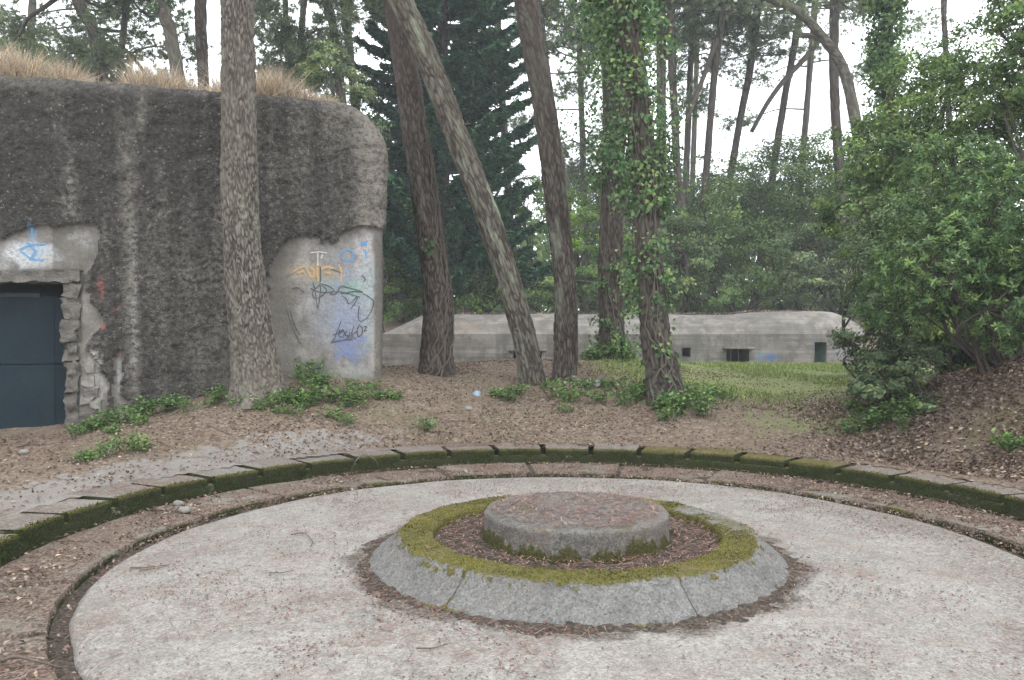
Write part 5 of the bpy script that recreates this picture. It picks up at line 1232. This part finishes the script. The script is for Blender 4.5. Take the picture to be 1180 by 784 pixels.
# dry grass along the bunker's roof edge
n = 30000
u = rng.uniform(-3, 4.5, n); w = 0.30 + np.abs(rng.normal(size=n)) * .5 + .1
nz_ = fbm(xy0(u * 1.0, w), 1.6, 3, 401); keepm = (nz_ > .34) & ~((u > 3.0) & (u < 3.22)); u, w, nz_ = u[keepm], w[keepm], nz_[keepm]
tapr = sstep(4.6, 3.6, u); hgt_ = (0.09 + .40 * sstep(.38, .66, nz_)) * (0.45 + .55 * tapr) * rng.uniform(.3, 1.2, len(u)) * (0.55 + .9 * fbm(xy0(u, w), 5, 3, 403))
p = to_world(u, w, np.full(len(u), ZMAX - .06) + (0.12 * sstep(.3, .9, w)))
V_, Q_, T_, ti = blades(p, hgt_, .009, .4, np.clip(rng.normal(.5, .25, len(u)), 0, 1))
S = Soup(); S.add(V_, Q=Q_, T=T_, tint=ti); o = S.obj('dry_grass', MAT['dry_grass'], smooth=False); tag(o, 'tan dry grass fringing the roof edge of the big bunker', 'grass', kind='stuff')
# roof soil for it
u = np.linspace(-8, 4.7, 120); w = np.linspace(.28, 8, 30); U2, W2 = np.meshgrid(u, w); U2 = U2.ravel(); W2 = W2.ravel()
p = to_world(U2, W2, ZMAX - .05 + .14 * sstep(.28, 1.0, W2) * sstep(4.7, 4.0, U2)); p[:, 2] += (fbm(p, 3, 3, 5) - .5) * .08
o = obj('roof_soil', p, grid_faces(len(w), len(u)), MAT['soil']); tag(o, 'thin soil lying on the bunker roof under dry grass', kind='structure')
# meadow grass
n = 60000
x = rng.uniform(0.5, 11.5, n); y = 12 + 15.3 * rng.random(n) ** 1.0
g = sstep(11.8, 15, y) * sstep(0.8, 2.6, x) * sstep(11.5, 9.0, x) + .6 * np.exp(-((x - 4.0) / 1.5) ** 2 - ((y - 11.6) / 1.3) ** 2)
g = g * sstep(.36, .6, fbm(xy0(x, y), .8, 4, 411)); kp = rng.random(n) < g; x, y = x[kp], y[kp]
p = np.stack([x, y, ground_h(x, y) - .01], 1)
V_, Q_, T_, ti = blades(p, rng.uniform(.04, .13, len(x)), .018, .5, np.clip(rng.normal(.5, .25, len(x)), 0, 1))
S = Soup(); S.add(V_, Q=Q_, T=T_, tint=ti); o = S.obj('meadow_grass', MAT['grass'], smooth=False); tag(o, 'short green grass of the clearing before the low bunker', 'grass', kind='stuff')
# moss-like low grass at foot of pines and coping
# weeds: four leafy plants, copied
WEEDS = []
for v in range(4):
    S = Soup(); h = [.16, .22, .12, .18][v]
    for k_ in range([16, 12, 20, 14][v]):
        a = rng.uniform(0, 6.28); rr_ = rng.uniform(.02, .17); b = np.array([math.cos(a) * rr_ * .5, math.sin(a) * rr_ * .5, -.01]); e = np.array([math.cos(a) * rr_ * 1.2, math.sin(a) * rr_ * 1.2, h * rng.uniform(.5, 1.1)])
        v_, q_, t_, *_ = tube([b, (b + e) / 2 + [0, 0, .02], e], [.003, .0025, .0015], 3, 4); S.add(v_, Q=q_, T=t_, tint=np.full(len(v_), .3))
        m = rng.integers(5, 9); ps = b + (e - b) * rng.uniform(.35, 1.05, (m, 1)) + rng.normal(size=(m, 3)) * .022
        V_, T_ = leaves(ps, np.array([0, 0, 1.0]) + rng.normal(size=(m, 3)) * .4, rng.normal(size=(m, 3)), rng.uniform(.035, .07, m), .032); S.add(V_, T=T_, tint=np.full(len(V_), rng.uniform(.25, .85)))
    a_, b_, c_ = S.arrays(); WEEDS.append(make_mesh('weed', a_, b_, MAT['weed_leaf'], smooth=False, attrs=c_))
def hit_ground(px, py):
    r = ray(px, py); ts = np.linspace(2, 40, 900) / r[1]
    p = np.array([0, 0, EYE]) + r * ts[:, None]; gzv = ground_h(p[:, 0], p[:, 1]); i = np.argmax(p[:, 2] < gzv)
    return p[i, 0], p[i, 1]
def weed(px, py, s, label, group):
    x_, y_ = hit_ground(px, py); o = link('weed', WEEDS[rng.integers(0, 4)]); o.location = (x_, y_, gz(x_, y_)); s *= 1.25; o.scale = (s, s, s * rng.uniform(.8, 1.15)); o.rotation_euler = (0, 0, rng.uniform(0, 6.28))
    tag(o, label, 'weed', group)
for (a, b, s) in [(488, 497, .85)]: weed(a, b, s, 'lone bright weed sprouting from bare litter behind the coping', 'lone weed')
for a, b, s in [(318, 468, 1.0), (335, 464, 1.0), (350, 470, 1.1), (360, 460, .9), (378, 466, 1.1), (395, 464, 1.0), (408, 470, .9), (420, 464, .9), (438, 460, .8), (455, 462, .7), (345, 482, .6), (385, 482, .8), (398, 490, .7), (276, 470, .9), (258, 462, .9), (240, 468, .8), (360, 446, 1.1), (368, 438, 1.2), (352, 440, 1.0), (376, 446, 1.0), (430, 450, .7), (300, 474, .7), (410, 452, .8), (325, 478, .6)]:
    weed(a, b, s, 'leafy green weed at the foot of the big bunker wall by the grey pine', 'weeds along the big bunker')
for a, b, s in [(98, 500, .9), (110, 497, .9), (122, 494, 1.0), (136, 491, .9), (150, 487, 1.0), (164, 483, .9), (178, 479, 1.0), (192, 475, .9), (204, 472, .9), (90, 504, .6), (216, 476, .7), (128, 500, .7), (160, 490, .7)]:
    weed(a, b, s, 'leafy weed in the green strip rising from the metal door', 'weeds beside the door')
for a, b, s in [(100, 531, .6), (115, 528, .7), (130, 524, .6), (150, 521, .8), (162, 520, .7), (88, 533, .4)]:
    weed(a, b, s, 'small weed on the bare apron between door and coping', 'weeds on the apron')
for a, b, s in [(575, 458, 1.0), (590, 462, 1.1), (600, 455, .9), (640, 458, 1.1), (655, 464, 1.0), (668, 458, .9), (690, 466, .9), (712, 456, 1.0), (728, 462, 1.0), (738, 456, 1.1), (722, 470, .9), (650, 476, .6), (700, 446, .8), (675, 448, .8), (630, 448, .7)]:
    weed(a, b, s, 'low leafy weed in the patch between the leaning pine and ivy-wrapped pine', 'weeds between the pines')
for a, b, s in [(762, 474, 1.1), (775, 478, 1.2), (788, 472, 1.1), (800, 468, 1.1), (812, 462, 1.1), (826, 458, 1.0), (815, 482, 1.1), (795, 460, 1.0), (770, 486, .9), (840, 462, .8), (780, 466, 1.2)]:
    weed(a, b, s, 'lush weed crowding the foot of the reddish ivy-wrapped pine', 'weeds round the ivy-wrapped pine')
for a, b, s in [(690, 414, 1.6), (680, 414, 1.4), (718, 416, 1.5), (724, 416, 1.2)]:
    weed(a, b, s, 'dark weed hugging the mound of the upright pine', 'weeds on the mound')
for a, b, s in [(985, 500, 1.0), (1000, 488, 1.2), (1012, 496, 1.1), (1030, 486, 1.2), (1055, 478, 1.2), (990, 478, 1.1), (1165, 520, .9), (1045, 500, .8)]:
    weed(a, b, s, 'straggly weed at the foot of the grey-green shrub', 'weeds below the shrubs')
# fallen leaves
def litter(name, label, n_, region, size, mat, dens=None, curl=.5, asp=.5):
    x_ = rng.uniform(region[0], region[1], n_); y_ = rng.uniform(region[2], region[3], n_)
    if dens is not None: kp = rng.random(n_) < dens(x_, y_); x_, y_ = x_[kp], y_[kp]
    m = len(x_); p = np.stack([x_, y_, surf_h(x_, y_) + .006], 1)
    sz = rng.uniform(size[0], size[1], m); p[:, 2] += sz * .12
    V_, T_ = leaves(p, np.array([0, 0, 1.0]) + rng.normal(size=(m, 3)) * curl, rng.normal(size=(m, 3)) * [1, 1, .2], sz, sz * asp, .3)
    S = Soup(); S.add(V_, T=T_, tint=np.repeat(np.clip(rng.normal(.45, .2, m), 0, 1), 4)); o = S.obj(name, mat, smooth=False); return tag(o, label, 'leaf litter', kind='stuff')
rad_ = lambda x_, y_: np.hypot(x_ - CX, y_ - CY)
free = lambda x_, y_: ~((F0[0] * 0 + ((x_ - F0[0]) * e_[0] + (y_ - F0[1]) * e_[1]) > -.05) & (((x_ - F0[0]) * d_[0] + (y_ - F0[1]) * d_[1]) < UMAX + .1))
litter('fallen_leaves', 'brown and pale fallen leaves strewn over the forest floor', 105000, (-8.5, 8, 1.5, 17), (.02, .055), MAT['dead_leaf'],
       lambda x_, y_: (rad_(x_, y_) > R_OUT - np.where(x_ < 0, .08, .35)) * free(x_, y_) * (0.25 + .75 * sstep(.35, .6, fbm(xy0(x_, y_), .9, 3, 421))) * (1 - .55 * sstep(-2.5, -4.5, x_)))
litter('bank_leaves', 'deep brown fallen leaves on the bank below the shrubs', 52000, (3.2, 9, 6.5, 12.5), (.03, .075), MAT['dead_leaf'],
       lambda x_, y_: (rad_(x_, y_) > R_OUT + .12) * sstep(3.4, 4.8, x_ + (y_ - 9) * -.1) * sstep(.15, .45, fbm(xy0(x_, y_), 1.2, 3, 431)), curl=.7, asp=.55)
litter('ledge_debris', 'brown leaves and crumbs caught on the ledge and in the groove', 62000, (-4, 5, 1.5, 10.2), (.015, .045), MAT['dead_leaf'],
       lambda x_, y_: (rad_(x_, y_) > R_PAD) * (rad_(x_, y_) < R_COPE - .01) * (.12 + .88 * sstep(.42, .58, fbm(xy0(x_, y_), 1.6, 4, 441)) + .5 * sstep(2, 3.5, x_)) * (1 + 0 * x_))
def needles(name, label, n_, dens, ln=(.03, .09), wd=.0035, reg=(-3.5, 4.5, 1.5, 10), mat='red_bits'):
    x_ = rng.uniform(reg[0], reg[1], n_); y_ = rng.uniform(reg[2], reg[3], n_); kp = rng.random(n_) < dens(x_, y_); x_, y_ = x_[kp], y_[kp]; m = len(x_)
    a = rng.uniform(0, 6.28, m); l = rng.uniform(*ln, m); z = surf_h(x_, y_) + .016; rc_ = rad_(x_, y_)
    z = np.where(rc_ < .63, .345, np.where(rc_ < 1.0, .15, z)); z = np.where((rc_ < 1.44) & (rc_ >= 1.0), np.interp(rc_, prof[::-1, 0], prof[::-1, 1]) + .02, z)
    dx, dy = np.cos(a) * l * .5, np.sin(a) * l * .5; sx, sy = -np.sin(a) * wd * .5, np.cos(a) * wd * .5; tz = rng.uniform(-.004, .012, m)
    V_ = np.stack([np.stack([x_ - dx - sx, y_ - dy - sy, z], 1), np.stack([x_ - dx + sx, y_ - dy + sy, z], 1), np.stack([x_ + dx + sx, y_ + dy + sy, z + tz], 1), np.stack([x_ + dx - sx, y_ + dy - sy, z + tz], 1)], 1).reshape(-1, 3)
    S = Soup(); S.add(V_, Q=np.arange(4 * m).reshape(-1, 4)[:, ::-1], tint=np.full(4 * m, .5)); o = S.obj(name, MAT[mat], smooth=False); return tag(o, label, 'needle litter', kind='stuff')
needles('pine_needles', 'reddish fallen pine needles drifted over the pale pad', 30000, lambda x_, y_: (rad_(x_, y_) < R_PAD) * sstep(.42, .66, fbm(xy0(x_, y_), 1.5, 4, 451)) * (1 - .75 * ((rad_(x_, y_) > 1.0) & (rad_(x_, y_) < 1.44))))
needles('ground_needles', 'reddish pine needles on the trodden ground around the pit', 26000, lambda x_, y_: (rad_(x_, y_) > R_LEDGE) * free(x_, y_) * sstep(.35, .6, fbm(xy0(x_, y_), 1.2, 4, 461)), reg=(-8, 6, 3, 12), ln=(.05, .13), wd=.005)
litter('bark_bits', 'small reddish bark flakes speckling the pale pad', 40000, (-2.7, 3.6, 2.7, 9), (.006, .022), MAT['red_bits'],
       lambda x_, y_: (rad_(x_, y_) < R_PAD - .03) * (rad_(x_, y_) > 1.5) * (.12 + .88 * sstep(.45, .68, fbm(xy0(x_, y_), 2.0, 4, 471))), curl=.25, asp=.6)
needles('collar_debris', 'needles and crumbs heaped against the foot of the collar', 4200, lambda x_, y_: (rad_(x_, y_) > 1.42) * np.exp(-((rad_(x_, y_) - 1.42) / .11) ** 2), ln=(.02, .08), wd=.006, reg=(-1.6, 2.5, 3.7, 8))
litter('collar_leaf_bits', 'dark crumbs and leaf bits round the foot of the collar', 9000, (-1.6, 2.5, 3.7, 8), (.01, .035), MAT['dead_leaf'], lambda x_, y_: (rad_(x_, y_) > 1.43) * np.exp(-((rad_(x_, y_) - 1.43) / .11) ** 2) * sstep(.3, .6, fbm(xy0(x_, y_), 3, 3, 77)), curl=.3)
needles('disc_needles', 'reddish needles and crumbs on the centre disc and in the collar', 7000, lambda x_, y_: (rad_(x_, y_) < .6) * .8 + ((rad_(x_, y_) > .68) & (rad_(x_, y_) < .98)) * .7, ln=(.012, .05), wd=.006, reg=(-.6, 1.5, 4.8, 6.9))
n = 9000; x = rng.uniform(-5, 12.3, n); t_ = 1 + np.abs(rng.normal(size=n)) * .35; y = yfront(x) + 2.9 * t_; z = np.maximum(crest(x), .9) - np.maximum(0, t_ - 1) * .12 + .05
V_, T_ = leaves(np.stack([x, y, z], 1), rng.normal(size=(n, 3)) * .8 + [0, -.3, 1], rng.normal(size=(n, 3)), rng.uniform(.06, .13, n), .07)
S = Soup(); S.add(V_, T=T_, tint=np.repeat(np.clip(rng.normal(.45, .2, n), 0, 1), 4)); o = S.obj('roof_leaves', MAT['dead_leaf'], smooth=False); tag(o, 'brown leaves lying along the crest of the low bunker roof', 'leaf litter', kind='stuff')
# twigs
def twig(pix, w, label, zoff=.012):
    pts = []
    for a, b in pix:
        r = ray(a, b); t = (EYE - zoff) / -r[2]; q = np.array([0, 0, EYE]) + r * t
        for _ in range(3):
            h_ = surf_h(q[:1], q[1:2])[0] + zoff; t = (EYE - h_) / -r[2]; q = np.array([0, 0, EYE]) + r * t
        pts.append(q + np.array([0, 0, rng.uniform(0, .008)]))
    S = Soup(); v_, q_, t_, *_ = tube(pts, np.linspace(w, w * .5, len(pts)), 6, max(6, 5 * len(pts))); S.add(v_, Q=q_, T=t_); o = S.obj('twig', MAT['twig'], None, pts[0]); tag(o, label, 'twig', 'dry twigs lying about the pit')
twig([(150, 655), (170, 654), (195, 651)], .006, 'dark double twig lying on the pale pad near its rim'); twig([(160, 658), (178, 656), (190, 654)], .005, 'dark double twig lying on the pale pad near its rim')
twig([(310, 661), (325, 661), (338, 658)], .004, 'thin pale twig on the pad between rim and collar'); twig([(336, 617), (350, 615), (360, 624), (358, 630)], .006, 'bent dark twig on the pad where needles gather')
twig([(480, 749), (500, 747), (515, 744)], .005, 'short dark twig on the pad in front of the collar'); twig([(0, 762), (20, 758), (45, 763), (70, 770)], .010, 'thick root-like twig across the groove beside the pad', .03)
twig([(30, 742), (42, 738), (60, 742)], .004, 'thin twig bridging the mossy groove', .05); twig([(405, 546), (410, 532), (420, 525), (432, 530), (436, 540)], .008, 'curved dry root hanging over the mossy coping', .05)
twig([(240, 490), (256, 497), (268, 502)], .012, 'grey stick on the reddish ground before the grey pine'); twig([(20, 516), (36, 512), (50, 513)], .010, 'stick lying on the apron by the metal door')
# cut logs, scrap, stone
lx_, ly_ = hit_ground(681, 446); lz_ = gz(lx_, ly_)
def log(x_, y_, z_, ang, r0, ln, label):
    root = empty('cut_log', (x_, y_, z_), label, 'log', None)
    dv = np.array([math.cos(ang), math.sin(ang), .15]); c = np.array([x_, y_, z_ + r0 * .8]); S = Soup()
    v_, q_, t_, *_ = tube([c, c + dv * ln], [r0, r0 * .95], 16, 8); S.add(v_, Q=q_, T=t_); S.obj('bark', MAT['limb'], root, (x_, y_, z_))
    th_ = np.linspace(0, 2 * np.pi, 16, endpoint=False); du = unit(dv); A1 = unit(np.cross(du, [0, 0, 1.0])); B1 = np.cross(du, A1)
    v_ = np.vstack([c - du * .006, c - du * .004 + (A1 * np.cos(th_)[:, None] + B1 * np.sin(th_)[:, None]) * r0 * .96]); t_ = np.stack([np.zeros(16, int), 1 + (np.arange(16) + 1) % 16, 1 + np.arange(16)], 1)
    obj('cut_face', v_, t_, MAT['wood_cut'], root, (x_, y_, z_), smooth=False)
log(lx_ + .09, ly_, lz_, R(70), .065, .35, 'short cut log with a pale round sawn face among weeds')
log(lx_ - .08, ly_ - .02, lz_, R(125), .055, .3, 'cut log with pale sawn face turned aside among weeds')
log(lx_ + .0, ly_ + .2, lz_ + .03, R(160), .05, .3, 'dark cut log lying behind the two pale sawn ends')
sx_, sy_ = hit_ground(549, 456); sz_ = gz(sx_, sy_)
a = np.linspace(0, 2 * np.pi, 12, endpoint=False); rr_ = .06 * rng.uniform(.6, 1.2, 12)
V_ = np.vstack([[sx_, sy_, sz_ + .07]] + [[sx_ + math.cos(t) * r_, sy_ + math.sin(t) * r_, sz_ + .02 + .03 * rng.random()] for t, r_ in zip(a, rr_)] + [[sx_ + math.cos(t) * r_ * 1.1, sy_ + math.sin(t) * r_ * 1.1, sz_ - .01] for t, r_ in zip(a, rr_)])
j = np.arange(12); o = obj('plastic_scrap', V_, [np.stack([np.zeros(12, int), 1 + j, 1 + (j + 1) % 12], 1), np.stack([1 + j, 13 + j, 13 + (j + 1) % 12, 1 + (j + 1) % 12], 1)], MAT['rag'], None, (sx_, sy_, sz_)); tag(o, 'crumpled pale blue plastic scrap on the leaf litter', 'litter')
def stone(px, py, r_, label, zoff=.0):
    r = ray(px, py); q = np.array([0, 0, EYE]) + r * (EYE - zoff) / -r[2]; h_ = surf_h(q[:1], q[1:2])[0]; q = np.array([0, 0, EYE]) + r * (EYE - h_) / -r[2]
    th_ = np.linspace(0, 2 * np.pi, 14, endpoint=False); ph = np.linspace(-1.4, 1.4, 8); A1, B1 = np.meshgrid(ph, th_, indexing='ij'); dv = np.stack([np.cos(A1) * np.cos(B1), np.cos(A1) * np.sin(B1), np.sin(A1)], -1).reshape(-1, 3)
    v_ = q + dv * (r_ * (.75 + .5 * fbm(dv + px, 1.6, 2, 3)))[:, None] * np.array([1.2, 1, .75]) + np.array([0, 0, r_ * .5]); o = obj('stone', v_, grid_faces(8, 14, wrap=True), MAT['stone'], None, q); tag(o, label, 'stone', 'stones on the ledge and apron')
stone(206, 583, .04, 'rounded grey stone resting on the ledge below the coping', .05); stone(212, 591, .045, 'darker flat stone beside the rounded one on the ledge', .05); stone(27, 524, .05, 'small dark stone on the apron by the door', .2); stone(540, 413 + 60, .04, 'grey stone on the leaf litter behind the coping', .4)

# ------------------------------------------------------------------ haze volume added to lift the blacks, imitating flare from the sky
V_, Q_ = box_vf(-285, 285, -285, 300, -2.5, 31)
hm = bpy.data.materials.new('added_haze'); hm.use_nodes = True; hm.node_tree.nodes.clear()
ho_ = hm.node_tree.nodes.new('ShaderNodeOutputMaterial'); pv = hm.node_tree.nodes.new('ShaderNodeVolumePrincipled')
pv.inputs['Color'].default_value = (0.93, 0.96, 1.0, 1); pv.inputs['Density'].default_value = 0.0017; pv.inputs['Anisotropy'].default_value = 0.0
hm.node_tree.links.new(pv.outputs[0], ho_.inputs['Volume'])
o = obj('haze', V_, Q_, hm, smooth=False); tag(o, 'added pale haze softening the far trees', kind='stuff')
